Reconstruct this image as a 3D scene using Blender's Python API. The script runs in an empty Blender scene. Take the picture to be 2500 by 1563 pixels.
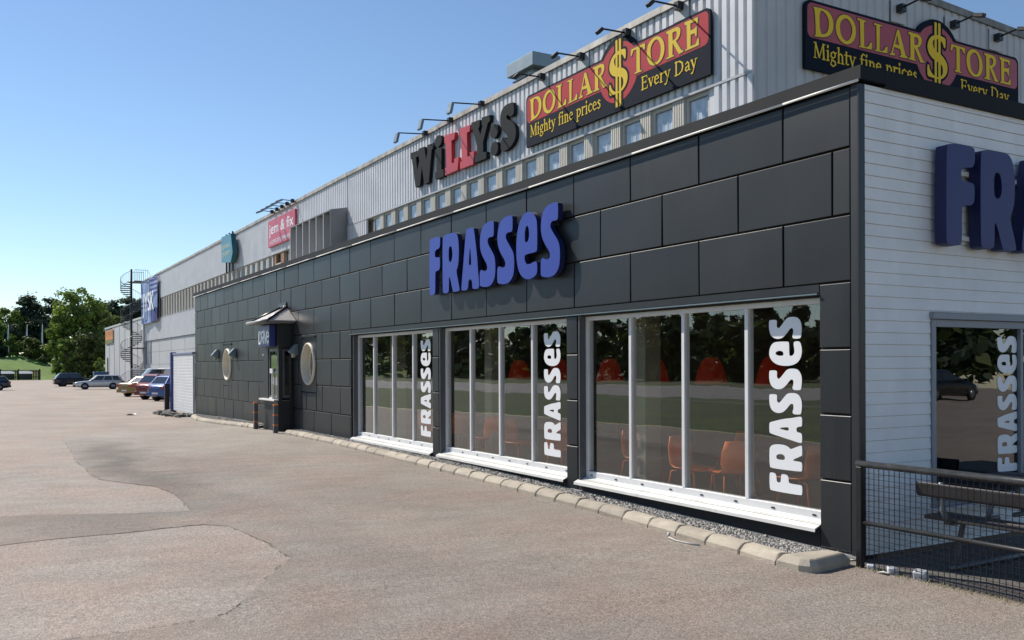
import bpy, bmesh, math, random
import numpy as np
from mathutils import Vector, Matrix

random.seed(7)
S = bpy.context.scene
COL = S.collection
PI = math.pi

# ---------------------------------------------------------------- camera
cam_d = bpy.data.cameras.new('camera')
cam = bpy.data.objects.new('camera', cam_d)
COL.objects.link(cam)
YAW, ROLL = 0.52738, -0.003615
fwd = Vector((-math.cos(YAW), math.sin(YAW), 0))
rgt = Vector((math.sin(YAW), math.cos(YAW), 0))
upv = Vector((0, 0, 1))
c_, s_ = math.cos(ROLL), math.sin(ROLL)
r2 = rgt * c_ + upv * s_
u2 = upv * c_ - rgt * s_
m3 = Matrix((r2, u2, -fwd)).transposed()
cam.matrix_world = Matrix.Translation((0, 0, 1.76)) @ m3.to_4x4()
cam_d.sensor_width = 36
cam_d.lens = 2225.07 / 2500 * 36
cam_d.shift_y = (890.13 - 781.5) / 2500
cam_d.clip_start = 0.05
cam_d.clip_end = 3000
S.camera = cam

# ---------------------------------------------------------------- sky, sun, exposure
SUN = Vector((-2.35, -1.0, 2.3)).normalized()
elev = math.asin(SUN.z)
world = bpy.data.worlds.new('World')
S.world = world
world.use_nodes = True
wn = world.node_tree
wn.nodes.clear()
sky = wn.nodes.new('ShaderNodeTexSky')
sky.sky_type = 'NISHITA'
sky.sun_disc = False
sky.sun_elevation = elev
sky.sun_rotation = math.atan2(SUN.x, SUN.y)
sky.air_density = 1.0
sky.dust_density = 0.0
sky.ozone_density = 3.5
bg = wn.nodes.new('ShaderNodeBackground')
bg.inputs['Strength'].default_value = 0.091
wo = wn.nodes.new('ShaderNodeOutputWorld')
wn.links.new(sky.outputs[0], bg.inputs[0])
wn.links.new(bg.outputs[0], wo.inputs[0])
sun_d = bpy.data.lights.new('sun', 'SUN')
sun_d.energy = 4.2
sun_d.angle = math.radians(0.53)
sun_d.color = (1.0, 0.93, 0.83)
sun = bpy.data.objects.new('sun', sun_d)
sun.rotation_euler = (-SUN).to_track_quat('-Z', 'Y').to_euler()
sun.location = (-60, -30, 60)
COL.objects.link(sun)
S.view_settings.view_transform = 'Standard'
S.view_settings.look = 'None'
S.view_settings.gamma = 1
S.view_settings.use_curve_mapping = False
S.view_settings.exposure = 0.5
S.render.engine = 'CYCLES'
S.cycles.max_bounces = 6
S.cycles.transparent_max_bounces = 16
S.cycles.caustics_reflective = False
S.cycles.caustics_refractive = False

# ---------------------------------------------------------------- materials
MATS = {}

def mat(name, col, rough=0.5, metal=0.0, var=0.0, vscale=3.0, bump=0.0, bscale=40.0, spec=0.5, streak=0.0, dirt=None, coat=0.0):
    """Principled material with noise in its colour, streaks of weathering and a fine bump."""
    if name in MATS:
        return MATS[name]
    m = bpy.data.materials.new(name)
    m.use_nodes = True
    nt = m.node_tree
    b = nt.nodes['Principled BSDF']
    b.inputs['Base Color'].default_value = (*col, 1)
    b.inputs['Roughness'].default_value = rough
    b.inputs['Metallic'].default_value = metal
    b.inputs['Specular IOR Level'].default_value = spec
    b.inputs['Coat Weight'].default_value = coat
    L = nt.links
    geo = nt.nodes.new('ShaderNodeNewGeometry')
    last = None
    if var or streak or dirt:
        n = nt.nodes.new('ShaderNodeTexNoise')
        n.inputs['Scale'].default_value = vscale
        n.inputs['Detail'].default_value = 5
        L.new(geo.outputs['Position'], n.inputs['Vector'])
        mr = nt.nodes.new('ShaderNodeMapRange')
        mr.inputs[1].default_value = 0.3
        mr.inputs[2].default_value = 0.7
        mr.inputs[3].default_value = 1 - var
        mr.inputs[4].default_value = 1 + var
        L.new(n.outputs['Fac'], mr.inputs[0])
        mx = nt.nodes.new('ShaderNodeVectorMath')
        mx.operation = 'SCALE'
        mx.inputs[0].default_value = col
        L.new(mr.outputs[0], mx.inputs['Scale'])
        last = mx.outputs[0]
        if streak:
            mp = nt.nodes.new('ShaderNodeMapping')
            mp.inputs['Scale'].default_value = (7, 7, 0.35)
            L.new(geo.outputs['Position'], mp.inputs[0])
            n2 = nt.nodes.new('ShaderNodeTexNoise')
            n2.inputs['Scale'].default_value = 1.0
            n2.inputs['Detail'].default_value = 4
            L.new(mp.outputs[0], n2.inputs['Vector'])
            m2 = nt.nodes.new('ShaderNodeMapRange')
            m2.inputs[1].default_value = 0.5
            m2.inputs[2].default_value = 0.75
            m2.inputs[3].default_value = 0
            m2.inputs[4].default_value = streak
            L.new(n2.outputs['Fac'], m2.inputs[0])
            mix = nt.nodes.new('ShaderNodeMix')
            mix.data_type = 'RGBA'
            L.new(m2.outputs[0], mix.inputs['Factor'])
            L.new(last, mix.inputs['A'])
            mix.inputs['B'].default_value = (*(dirt or (0.2, 0.18, 0.16)), 1)
            last = mix.outputs['Result']
        L.new(last, b.inputs['Base Color'])
        rr = nt.nodes.new('ShaderNodeMapRange')
        rr.inputs[3].default_value = max(0.02, rough - 0.08)
        rr.inputs[4].default_value = min(1, rough + 0.08)
        L.new(n.outputs['Fac'], rr.inputs[0])
        L.new(rr.outputs[0], b.inputs['Roughness'])
    if bump:
        n3 = nt.nodes.new('ShaderNodeTexNoise')
        n3.inputs['Scale'].default_value = bscale
        n3.inputs['Detail'].default_value = 3
        L.new(geo.outputs['Position'], n3.inputs['Vector'])
        bp = nt.nodes.new('ShaderNodeBump')
        bp.inputs['Strength'].default_value = bump
        bp.inputs['Distance'].default_value = 0.02
        L.new(n3.outputs['Fac'], bp.inputs['Height'])
        L.new(bp.outputs[0], b.inputs['Normal'])
    MATS[name] = m
    return m


def glass(name, tint=(0.5, 0.53, 0.5), boost=1.7, rough=0.0, base=0.03):
    if name in MATS:
        return MATS[name]
    m = bpy.data.materials.new(name)
    m.use_nodes = True
    nt = m.node_tree
    nt.nodes.clear()
    o = nt.nodes.new('ShaderNodeOutputMaterial')
    t = nt.nodes.new('ShaderNodeBsdfTransparent')
    t.inputs[0].default_value = (*tint, 1)
    g = nt.nodes.new('ShaderNodeBsdfGlossy')
    g.inputs['Roughness'].default_value = rough
    g.inputs['Color'].default_value = (0.95, 0.97, 1, 1)
    ge = nt.nodes.new('ShaderNodeNewGeometry')
    d = nt.nodes.new('ShaderNodeVectorMath')
    d.operation = 'DOT_PRODUCT'
    nt.links.new(ge.outputs['Normal'], d.inputs[0])
    nt.links.new(ge.outputs['Incoming'], d.inputs[1])

    def op(kind, src, val=None, add=None):
        q = nt.nodes.new('ShaderNodeMath')
        q.operation = kind
        if kind == 'SUBTRACT':
            q.inputs[0].default_value = val
            nt.links.new(src, q.inputs[1])
        else:
            nt.links.new(src, q.inputs[0])
            if val is not None:
                q.inputs[1].default_value = val
            if add is not None:
                q.inputs[2].default_value = add
        return q
    f = op('POWER', op('SUBTRACT', op('ABSOLUTE', d.outputs['Value']).outputs[0], 1.0).outputs[0], 5.0)
    k = op('MULTIPLY_ADD', f.outputs[0], 0.9 * boost, 0.042 * boost + base)
    k.use_clamp = True
    x = nt.nodes.new('ShaderNodeMixShader')
    nz = nt.nodes.new('ShaderNodeTexNoise')
    nz.inputs['Scale'].default_value = 1.3
    nz.inputs['Detail'].default_value = 1
    nt.links.new(ge.outputs['Position'], nz.inputs['Vector'])
    bm_ = nt.nodes.new('ShaderNodeBump')
    bm_.inputs['Strength'].default_value = 0.06
    bm_.inputs['Distance'].default_value = 0.03
    nt.links.new(nz.outputs['Fac'], bm_.inputs['Height'])
    nt.links.new(bm_.outputs[0], g.inputs['Normal'])
    nt.links.new(k.outputs[0], x.inputs[0])
    nt.links.new(t.outputs[0], x.inputs[1])
    nt.links.new(g.outputs[0], x.inputs[2])
    nt.links.new(x.outputs[0], o.inputs[0])
    MATS[name] = m
    return m


def asphalt(name, col, light=1.0, spot=0.5, stains=(), fade=None):
    m = bpy.data.materials.new(name)
    m.use_nodes = True
    nt = m.node_tree
    b = nt.nodes['Principled BSDF']
    b.inputs['Roughness'].default_value = 0.85
    b.inputs['Specular IOR Level'].default_value = 0.35
    L = nt.links
    geo = nt.nodes.new('ShaderNodeNewGeometry')

    def noise(sc, det, stretch=None):
        n = nt.nodes.new('ShaderNodeTexNoise')
        n.inputs['Scale'].default_value = sc
        n.inputs['Detail'].default_value = det
        n.inputs['Roughness'].default_value = 0.6
        if stretch:
            mp = nt.nodes.new('ShaderNodeMapping')
            mp.inputs['Scale'].default_value = stretch
            L.new(geo.outputs['Position'], mp.inputs[0])
            L.new(mp.outputs[0], n.inputs['Vector'])
        else:
            L.new(geo.outputs['Position'], n.inputs['Vector'])
        return n

    def rng(src, a, bb, lo, hi):
        r = nt.nodes.new('ShaderNodeMapRange')
        r.inputs[1].default_value = a
        r.inputs[2].default_value = bb
        r.inputs[3].default_value = lo
        r.inputs[4].default_value = hi
        L.new(src, r.inputs[0])
        return r.outputs[0]

    def mul(a, bb):
        k = nt.nodes.new('ShaderNodeMath')
        k.operation = 'MULTIPLY'
        L.new(a, k.inputs[0])
        L.new(bb, k.inputs[1])
        return k.outputs[0]
    big = rng(noise(0.35, 6).outputs['Fac'], 0.3, 0.7, 0.84, 1.1)
    mid = rng(noise(2.2, 6, (1.6, 0.6, 1)).outputs['Fac'], 0.3, 0.7, 0.88, 1.12)
    fine = rng(noise(70, 5).outputs['Fac'], 0.3, 0.7, 0.5, 1.45)
    grain = rng(noise(24, 3).outputs['Fac'], 0.3, 0.7, 0.80, 1.2)
    f = mul(mul(big, mid), mul(fine, grain))
    if stains:      # oily, dusty marks with a shape of their own
        wob = nt.nodes.new('ShaderNodeVectorMath')
        wob.operation = 'MULTIPLY_ADD'
        L.new(noise(1.3, 9).outputs['Color'], wob.inputs[0])
        wob.inputs[1].default_value = (4.0, 1.7, 0)
        wob.inputs[2].default_value = (-2.0, -0.85, 0)
        ad = nt.nodes.new('ShaderNodeVectorMath')
        L.new(geo.outputs['Position'], ad.inputs[0])
        L.new(wob.outputs[0], ad.inputs[1])
        for cx, cy, rx, ry, amt in stains:
            mp = nt.nodes.new('ShaderNodeVectorMath')
            mp.operation = 'MULTIPLY_ADD'
            L.new(ad.outputs[0], mp.inputs[0])
            mp.inputs[1].default_value = (1 / rx, 1 / ry, 0)
            mp.inputs[2].default_value = (-cx / rx, -cy / ry, 0)
            ln = nt.nodes.new('ShaderNodeVectorMath')
            ln.operation = 'LENGTH'
            L.new(mp.outputs[0], ln.inputs[0])
            f = mul(f, rng(ln.outputs['Value'], 0.25, 1.0, 1 - amt, 1.0))
    base = nt.nodes.new('ShaderNodeMix')
    base.data_type = 'RGBA'
    hue = rng(noise(0.8, 3).outputs['Fac'], 0.35, 0.65, 0, 1)
    L.new(hue, base.inputs['Factor'])
    base.inputs['A'].default_value = (*[v * light for v in col], 1)
    base.inputs['B'].default_value = (col[0] * 1.05 * light, col[1] * 0.93 * light, col[2] * 0.9 * light, 1)
    col_out = base.outputs['Result']
    if fade:        # the newer surface wears into the old one along the lane
        a_, b_, other = fade
        sep = nt.nodes.new('ShaderNodeSeparateXYZ')
        L.new(geo.outputs['Position'], sep.inputs[0])
        wn_ = rng(noise(0.5, 4).outputs['Fac'], 0.25, 0.75, -3.0, 3.0)
        sm = nt.nodes.new('ShaderNodeMath')
        L.new(sep.outputs[0], sm.inputs[0])
        L.new(wn_, sm.inputs[1])
        fx_ = rng(sm.outputs[0], a_, b_, 0, 1)
        fm = nt.nodes.new('ShaderNodeMix')
        fm.data_type = 'RGBA'
        L.new(fx_, fm.inputs['Factor'])
        L.new(col_out, fm.inputs['A'])
        fm.inputs['B'].default_value = (*other, 1)
        col_out = fm.outputs['Result']
    sc = nt.nodes.new('ShaderNodeVectorMath')
    sc.operation = 'SCALE'
    L.new(col_out, sc.inputs[0])
    L.new(f, sc.inputs['Scale'])
    vo = nt.nodes.new('ShaderNodeTexVoronoi')
    vo.inputs['Scale'].default_value = 16
    L.new(geo.outputs['Position'], vo.inputs['Vector'])
    sp = rng(vo.outputs['Distance'], 0.07, 0.10, spot, 0.0)
    rnd = rng(vo.outputs['Color'], 0.78, 0.8, 0, 1)
    mx = nt.nodes.new('ShaderNodeMix')
    mx.data_type = 'RGBA'
    L.new(mul(sp, rnd), mx.inputs['Factor'])
    L.new(sc.outputs[0], mx.inputs['A'])
    mx.inputs['B'].default_value = (0.62, 0.6, 0.56, 1)
    L.new(mx.outputs['Result'], b.inputs['Base Color'])
    bp = nt.nodes.new('ShaderNodeBump')
    bp.inputs['Strength'].default_value = 0.7
    bp.inputs['Distance'].default_value = 0.008
    L.new(f, bp.inputs['Height'])
    L.new(bp.outputs[0], b.inputs['Normal'])
    return m


M_PANEL = mat('dark_metal_panel', (0.022, 0.0245, 0.0265), 0.42, 0.0, 0.15, 1.2, 0.12, 1.6, spec=0.36, streak=0.16, dirt=(0.05, 0.049, 0.048))
def island_variation(m, lo, hi, r0, r1):
    nt = m.node_tree
    b = nt.nodes['Principled BSDF']
    g = nt.nodes.new('ShaderNodeNewGeometry')
    src = b.inputs['Base Color'].links[0].from_socket
    mr = nt.nodes.new('ShaderNodeMapRange')
    mr.inputs[3].default_value = lo
    mr.inputs[4].default_value = hi
    nt.links.new(g.outputs['Random Per Island'], mr.inputs[0])
    sc = nt.nodes.new('ShaderNodeVectorMath')
    sc.operation = 'SCALE'
    nt.links.new(src, sc.inputs[0])
    nt.links.new(mr.outputs[0], sc.inputs['Scale'])
    nt.links.new(sc.outputs[0], b.inputs['Base Color'])
    m2 = nt.nodes.new('ShaderNodeMapRange')
    m2.inputs[3].default_value = r0
    m2.inputs[4].default_value = r1
    nt.links.new(g.outputs['Random Per Island'], m2.inputs[0])
    nt.links.new(m2.outputs[0], b.inputs['Roughness'])


island_variation(M_PANEL, .94, 1.07, .39, .46)
M_BACK = mat('joint_black', (0.006, 0.006, 0.007), 0.7)
M_TRIM = mat('dark_trim', (0.017, 0.019, 0.022), 0.5, 0, 0.1, 3)
M_FLASH = mat('bare_steel_flashing', (0.42, 0.43, 0.44), 0.35, 0.6, 0.1, 6)
M_DRIP = mat('glint_drip_edge', (0.75, 0.74, 0.71), 0.4, 0.0, 0.1, 6)  # sun glint on the steel lip put into a whitish matt colour
M_WHITE = mat('white_paint', (0.74, 0.74, 0.73), 0.45, 0, 0.05, 4)
M_SILL = mat('white_sill', (0.72, 0.71, 0.67), 0.35, 0, 0.06, 5)
M_PLANK = mat('white_board', (0.78, 0.78, 0.77), 0.55, 0, 0.06, 3, 0.1, 30, streak=0.12, dirt=(0.4, 0.38, 0.34))
M_VINYL = mat('white_vinyl', (0.86, 0.87, 0.88), 0.35)
M_BLUE = mat('blue_letter', (0.026, 0.052, 0.36), 0.38, 0, 0.05, 2)
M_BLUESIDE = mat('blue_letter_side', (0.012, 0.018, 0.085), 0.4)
M_GLASS = glass('window_glass', (0.96, 0.97, 0.95), 1.4)
M_GLASS3 = glass('store_glass', (0.85, 0.88, 0.9), 1.3)
M_GLASS2 = glass('dark_glass', (0.25, 0.27, 0.26), 1.9)
M_BLACK = mat('black_steel', (0.012, 0.012, 0.013), 0.35, 0.0, 0.1, 8)
M_GALV = mat('galvanised', (0.3, 0.31, 0.32), 0.4, 0.7, 0.1, 20)
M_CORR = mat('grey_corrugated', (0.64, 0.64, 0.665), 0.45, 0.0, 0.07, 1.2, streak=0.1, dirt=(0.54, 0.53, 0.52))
M_CORR2 = mat('shaded_corrugated', (0.44, 0.45, 0.46), 0.5, 0.0, 0.07, 1.2, streak=0.15, dirt=(0.26, 0.25, 0.25))  # darker copy of the corrugated grey, end wall shade put into the colour
M_BLOCK = mat('pale_panel', (0.48, 0.49, 0.50), 0.6, 0, 0.05, 1.0, streak=0.2, dirt=(0.4, 0.4, 0.41))
M_PARA = mat('weathered_flashing', (0.36, 0.34, 0.31), 0.6, 0.1, 0.35, 2.5, streak=0.6, dirt=(0.16, 0.13, 0.11))
M_PIL = mat('cream_pilaster', (0.56, 0.53, 0.47), 0.6, 0, 0.07, 2)
M_WFRAME = mat('beige_frame', (0.52, 0.49, 0.44), 0.6, 0, 0.1, 3)
M_CURT = mat('net_curtain', (0.82, 0.84, 0.86), 0.8, 0, 0.25, 5)
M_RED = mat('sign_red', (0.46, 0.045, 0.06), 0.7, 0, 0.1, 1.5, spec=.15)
M_DARKSIGN = mat('sign_navy', (0.008, 0.014, 0.026), 0.8, spec=0.12)
M_YEL = mat('sign_yellow', (0.76, 0.53, 0.05), 0.7, spec=.15)
M_OUT = mat('sign_outline', (0.05, 0.012, 0.02), 0.5)
M_WBLK = mat('letter_charcoal', (0.018, 0.023, 0.028), 0.8, 0, 0.1, 2, spec=0.12)
M_WRED = mat('letter_red', (0.52, 0.04, 0.05), 0.42, 0, 0.05, 2)
M_CONC = mat('kerb_concrete', (0.44, 0.385, 0.305), 0.85, 0, 0.14, 6, 0.5, 90, streak=0.0)
M_GRAV = mat('grey_gravel', (0.40, 0.375, 0.335), 0.9, 0, 0.4, 34, 0.4, 60)
M_ORANGE = mat('orange_shell', (0.95, 0.19, 0.02), 0.4)
M_FLOOR = mat('dark_floor', (0.16, 0.12, 0.10), 0.35, 0, 0.2, 2)
M_INT = mat('dim_wall', (0.16, 0.12, 0.10), 0.7, 0, 0.2, 1)
M_TAR = mat('roof_felt', (0.07, 0.07, 0.07), 0.9, 0, 0.2, 2)
M_TEAL = mat('lamp_grey', (0.2, 0.25, 0.27), 0.35, 0.4, 0.1, 8)
M_CREAM = mat('cream_rim', (0.66, 0.60, 0.48), 0.45, 0, 0.05, 3)
M_TYRE = mat('tyre', (0.015, 0.015, 0.016), 0.8)
M_RIM = mat('alloy', (0.32, 0.33, 0.34), 0.3, 0.8)
M_TAIL = mat('tail_light', (0.35, 0.012, 0.015), 0.15, coat=1)
M_HEAD = mat('head_light', (0.6, 0.62, 0.65), 0.1, coat=1)
M_CARGL = mat('car_glass', (0.02, 0.024, 0.026), 0.05, spec=0.9, coat=0.6)
M_PLASTIC = mat('black_plastic', (0.02, 0.02, 0.021), 0.6)

# ---------------------------------------------------------------- mesh helpers
def object_variation(m, lo, hi):
    nt = m.node_tree
    b = nt.nodes['Principled BSDF']
    src = b.inputs['Base Color'].links[0].from_socket
    g = nt.nodes.new('ShaderNodeObjectInfo')
    mr = nt.nodes.new('ShaderNodeMapRange')
    mr.inputs[3].default_value = lo
    mr.inputs[4].default_value = hi
    nt.links.new(g.outputs['Random'], mr.inputs[0])
    sc = nt.nodes.new('ShaderNodeVectorMath')
    sc.operation = 'SCALE'
    nt.links.new(src, sc.inputs[0])
    nt.links.new(mr.outputs[0], sc.inputs['Scale'])
    nt.links.new(sc.outputs[0], b.inputs['Base Color'])


object_variation(M_CONC, .82, 1.1)
ORG = {}


class MB:
    def __init__(self):
        self.v, self.f, self.mi, self.sm = [], [], [], []

    def add(self, vs, fs, mi=0, smooth=False):
        o = len(self.v)
        self.v += [tuple(p) for p in vs]
        self.f += [tuple(i + o for i in f) for f in fs]
        self.mi += [mi] * len(fs)
        self.sm += [smooth] * len(fs)
        return self

    def box(self, x0, x1, y0, y1, z0, z1, mi=0):
        vs = [(x, y, z) for x in (x0, x1) for y in (y0, y1) for z in (z0, z1)]
        return self.add(vs, [(0, 1, 3, 2), (4, 6, 7, 5), (0, 4, 5, 1), (2, 3, 7, 6), (0, 2, 6, 4), (1, 5, 7, 3)], mi)

    def obox(self, c, ax, ay, az, mi=0):
        c, ax, ay, az = Vector(c), Vector(ax), Vector(ay), Vector(az)
        vs = [c + ax * i + ay * j + az * k for i in (-1, 1) for j in (-1, 1) for k in (-1, 1)]
        return self.add(vs, [(0, 1, 3, 2), (4, 6, 7, 5), (0, 4, 5, 1), (2, 3, 7, 6), (0, 2, 6, 4), (1, 5, 7, 3)], mi)

    def tube(self, pts, r, n=8, mi=0, cap=True):
        pts = [Vector(p) for p in pts]
        rs = r if isinstance(r, (list, tuple)) else [r] * len(pts)
        vs, fs = [], []
        prev = None
        for i, p in enumerate(pts):
            d = (pts[min(i + 1, len(pts) - 1)] - pts[max(i - 1, 0)]).normalized()
            if prev is None:
                a = Vector((0, 0, 1)) if abs(d.z) < 0.9 else Vector((1, 0, 0))
                x = d.cross(a).normalized()
            else:
                x = (prev - d * prev.dot(d)).normalized()
            prev = x
            y = d.cross(x)
            for k in range(n):
                t = 2 * PI * k / n
                vs.append(p + (x * math.cos(t) + y * math.sin(t)) * rs[i])
        for i in range(len(pts) - 1):
            for k in range(n):
                fs.append((i * n + k, i * n + (k + 1) % n, (i + 1) * n + (k + 1) % n, (i + 1) * n + k))
        if cap:
            fs.append(tuple(range(n - 1, -1, -1)))
            fs.append(tuple((len(pts) - 1) * n + k for k in range(n)))
        return self.add(vs, fs, mi, n > 5)

    def prism(self, loop, frame, w0, w1, mi=0):
        """convex loop of (u,v) pushed from w0 to w1 along the frame's normal"""
        o, U, V, W = frame
        n = len(loop)
        vs = [o + U * a + V * b + W * w for w in (w0, w1) for a, b in loop]
        fs = [tuple(range(n - 1, -1, -1)), tuple(range(n, 2 * n))]
        fs += [(k, (k + 1) % n, n + (k + 1) % n, n + k) for k in range(n)]
        return self.add(vs, fs, mi)

    def mesh(self, name, mats, off=Vector((0, 0, 0))):
        me = bpy.data.meshes.new(name)
        me.from_pydata([(p[0] - off.x, p[1] - off.y, p[2] - off.z) for p in self.v], [], self.f)
        if not isinstance(mats, (list, tuple)):
            mats = [mats]
        for m in mats:
            me.materials.append(m)
        me.polygons.foreach_set('material_index', self.mi)
        me.polygons.foreach_set('use_smooth', self.sm)
        bm = bmesh.new()
        bm.from_mesh(me)
        bmesh.ops.recalc_face_normals(bm, faces=bm.faces)
        bm.to_mesh(me)
        bm.free()
        me.update()
        return me

    def build(self, name, mats, parent=None, bevel=0.0, seg=1, keep=False):
        off = ORG.get(parent, Vector((0, 0, 0))) if parent else Vector((0, 0, 0))
        me = self.mesh(name, mats, off)
        o = bpy.data.objects.new(name, me)
        COL.objects.link(o)
        if parent:
            o.parent = parent
            ORG[o] = ORG.get(parent, Vector((0, 0, 0)))
        if bevel:
            b = o.modifiers.new('bevel', 'BEVEL')
            b.width = bevel
            b.segments = seg
            b.limit_method = 'ANGLE'
            b.angle_limit = math.radians(40)
        return o


def thing(name, label, cat, loc=(0, 0, 0), group=None):
    o = bpy.data.objects.new(name, None)
    COL.objects.link(o)
    o.location = loc
    o.empty_display_size = 0.2
    ORG[o] = Vector(loc)
    return tag(o, label, cat, group)


def tag(o, label, cat, group=None):
    o['label'] = label
    o['category'] = cat
    if group:
        o['group'] = group
    return o


def struct(o, kind='structure'):
    o['kind'] = kind
    return o


def kids(o):
    return [c for c in COL.objects if c.parent == o]


def copy_tree(o, parent=None):
    c = o.copy()
    COL.objects.link(c)
    if parent:
        c.parent = parent
    for ch in CH.get(o, None) or kids(o):
        copy_tree(ch, c)
    return c


CH = {}


def frame_front(x0, y, z0):        # a sign facing the street: u = +X, v = +Z, normal = -Y
    return (Vector((x0, y, z0)), Vector((1, 0, 0)), Vector((0, 0, 1)), Vector((0, -1, 0)))


def frame_right(x, y0, z0):        # facing +X: u = +Y, v = +Z
    return (Vector((x, y0, z0)), Vector((0, 1, 0)), Vector((0, 0, 1)), Vector((1, 0, 0)))


def smooth_loop(l, n=2):
    l = [Vector((a, b)) for a, b in l]
    for _ in range(n):
        r = []
        for i in range(len(l)):
            a, b = l[i], l[(i + 1) % len(l)]
            r += [a * 0.75 + b * 0.25, a * 0.25 + b * 0.75]
        l = r
    return [(p.x, p.y) for p in l]


def offset_loop(l, d):
    n = len(l)
    area = sum(l[i][0] * l[(i + 1) % n][1] - l[(i + 1) % n][0] * l[i][1] for i in range(n))
    sg = 1 if area > 0 else -1
    r = []
    for i in range(n):
        p, q, s = Vector(l[i - 1]), Vector(l[i]), Vector(l[(i + 1) % n])
        a, b = (q - p), (s - q)
        if a.length < 1e-9 or b.length < 1e-9:
            r.append(tuple(q))
            continue
        a.normalize()
        b.normalize()
        na, nb = Vector((a.y, -a.x)) * sg, Vector((b.y, -b.x)) * sg
        t = na + nb
        t = t / max(t.length, 0.3)
        k = d / max(t.dot(na), 0.5)
        q2 = q + t * k
        r.append((q2.x, q2.y))
    return r


def fill_mesh(mb, loops, frame, w0, w1, mi=0, mi_side=None):
    """fill loops (outer and holes) as a 2D curve, pushed out from w0 to w1, into a mesh builder"""
    cu = bpy.data.curves.new('t', 'CURVE')
    cu.dimensions = '2D'
    cu.fill_mode = 'BOTH'
    cu.extrude = abs(w1 - w0) / 2
    for l in loops:
        sp = cu.splines.new('POLY')
        sp.points.add(len(l) - 1)
        sp.points.foreach_set('co', [x for a, b in l for x in (a, b, 0, 1)])
        sp.use_cyclic_u = True
    curve_into(mb, cu, frame, (w0 + w1) / 2, mi, mi_side)


def curve_into(mb, cu, frame, wm, mi=0, mi_side=None):
    ob = bpy.data.objects.new('t', cu)
    me = bpy.data.meshes.new_from_object(ob)
    o, U, V, W = frame
    vs = [o + U * v.co.x + V * v.co.y + W * (wm + v.co.z) for v in me.vertices]
    for p in me.polygons:
        pass
    fs = [tuple(p.vertices) for p in me.polygons]
    side = [abs(p.normal.z) < 0.5 for p in me.polygons]
    off = len(mb.f)
    mb.add(vs, fs, mi)
    if mi_side is not None:
        for i, s in enumerate(side):
            if s:
                mb.mi[off + i] = mi_side
    bpy.data.objects.remove(ob)
    bpy.data.curves.remove(cu)
    bpy.data.meshes.remove(me)


def text_into(mb, body, frame, u, v, h, width=None, wz=0.0, ext=0.004, mi=0, bold=0.0):
    """plain lettering from the built-in face: cap height about h, optionally squeezed to a width"""
    cu = bpy.data.curves.new('t', 'FONT')
    cu.body = body
    cu.size = 1.0
    cu.extrude = ext / 2
    cu.offset = bold
    ob = bpy.data.objects.new('t', cu)
    me = bpy.data.meshes.new_from_object(ob)
    xs = [q.co.x for q in me.vertices]
    k = h / 0.72
    kx = k if width is None else width / max(1e-6, max(xs) - min(xs))
    x0 = min(xs)
    o, U, V, W = frame
    vs = [o + U * (u + (q.co.x - x0) * kx) + V * (v + q.co.y * k) + W * (wz + q.co.z) for q in me.vertices]
    mb.add(vs, [tuple(p.vertices) for p in me.polygons], mi)
    bpy.data.objects.remove(ob)
    bpy.data.curves.remove(cu)
    bpy.data.meshes.remove(me)


def rrect(x0, x1, y0, y1, r, n=6, corners=(1, 1, 1, 1)):
    l = []
    for k, (cx, cy, a0) in enumerate(((x1 - r, y0 + r, -90), (x1 - r, y1 - r, 0), (x0 + r, y1 - r, 90), (x0 + r, y0 + r, 180))):
        if not corners[k]:
            l.append(((x1, y0), (x1, y1), (x0, y1), (x0, y0))[k])
            continue
        for i in range(n + 1):
            a = math.radians(a0 + 90 * i / n)
            l.append((cx + r * math.cos(a), cy + r * math.sin(a)))
    return l


def circle(cx, cy, rx, ry=None, n=32):
    ry = ry or rx
    return [(cx + rx * math.cos(2 * PI * k / n), cy + ry * math.sin(2 * PI * k / n)) for k in range(n)]


# ---------------------------------------------------------------- ground
GX = [0, 5, 9, 13, 18, 23, 30, 36, 52, 91, 111, 150, 180, 400]
GZ = [0, 0, .04, .09, .12, .115, .02, -.11, -.27, -.58, -.7, -.85, -.9, -.9]


def gz(x):
    return float(np.interp(-x, GX, GZ))


def sheet(name, m, xs, ys, dz=0.0, zf=None):
    mb = MB()
    vs = [(x, y, (zf(x, y) if zf else gz(x)) + dz) for x in xs for y in ys]
    n = len(ys)
    fs = [(i * n + j, (i + 1) * n + j, (i + 1) * n + j + 1, i * n + j + 1) for i in range(len(xs) - 1) for j in range(n - 1)]
    mb.add(vs, fs, 0, True)
    return mb.build(name, m)


def poly_sheet(name, m, loop, dz):
    """a flat patch laid on the ground: cut into strips so that it follows the slope"""
    bm = bmesh.new()
    f = bm.faces.new([bm.verts.new((a, b, 0)) for a, b in loop])
    bmesh.ops.triangulate(bm, faces=[f])
    xs0, xs1 = min(a for a, b in loop), max(a for a, b in loop)
    x = math.ceil(xs0)
    while x < xs1:
        bmesh.ops.bisect_plane(bm, geom=bm.verts[:] + bm.edges[:] + bm.faces[:], plane_co=(x, 0, 0), plane_no=(1, 0, 0))
        x += 1.0
    for v in bm.verts:
        v.co.z = gz(v.co.x) + dz
    bmesh.ops.recalc_face_normals(bm, faces=bm.faces)
    me = bpy.data.meshes.new(name)
    bm.to_mesh(me)
    bm.free()
    for p in me.polygons:
        if p.normal.z < 0:
            p.flip()
    me.materials.append(m)
    o = bpy.data.objects.new(name, me)
    COL.objects.link(o)
    return o


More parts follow.
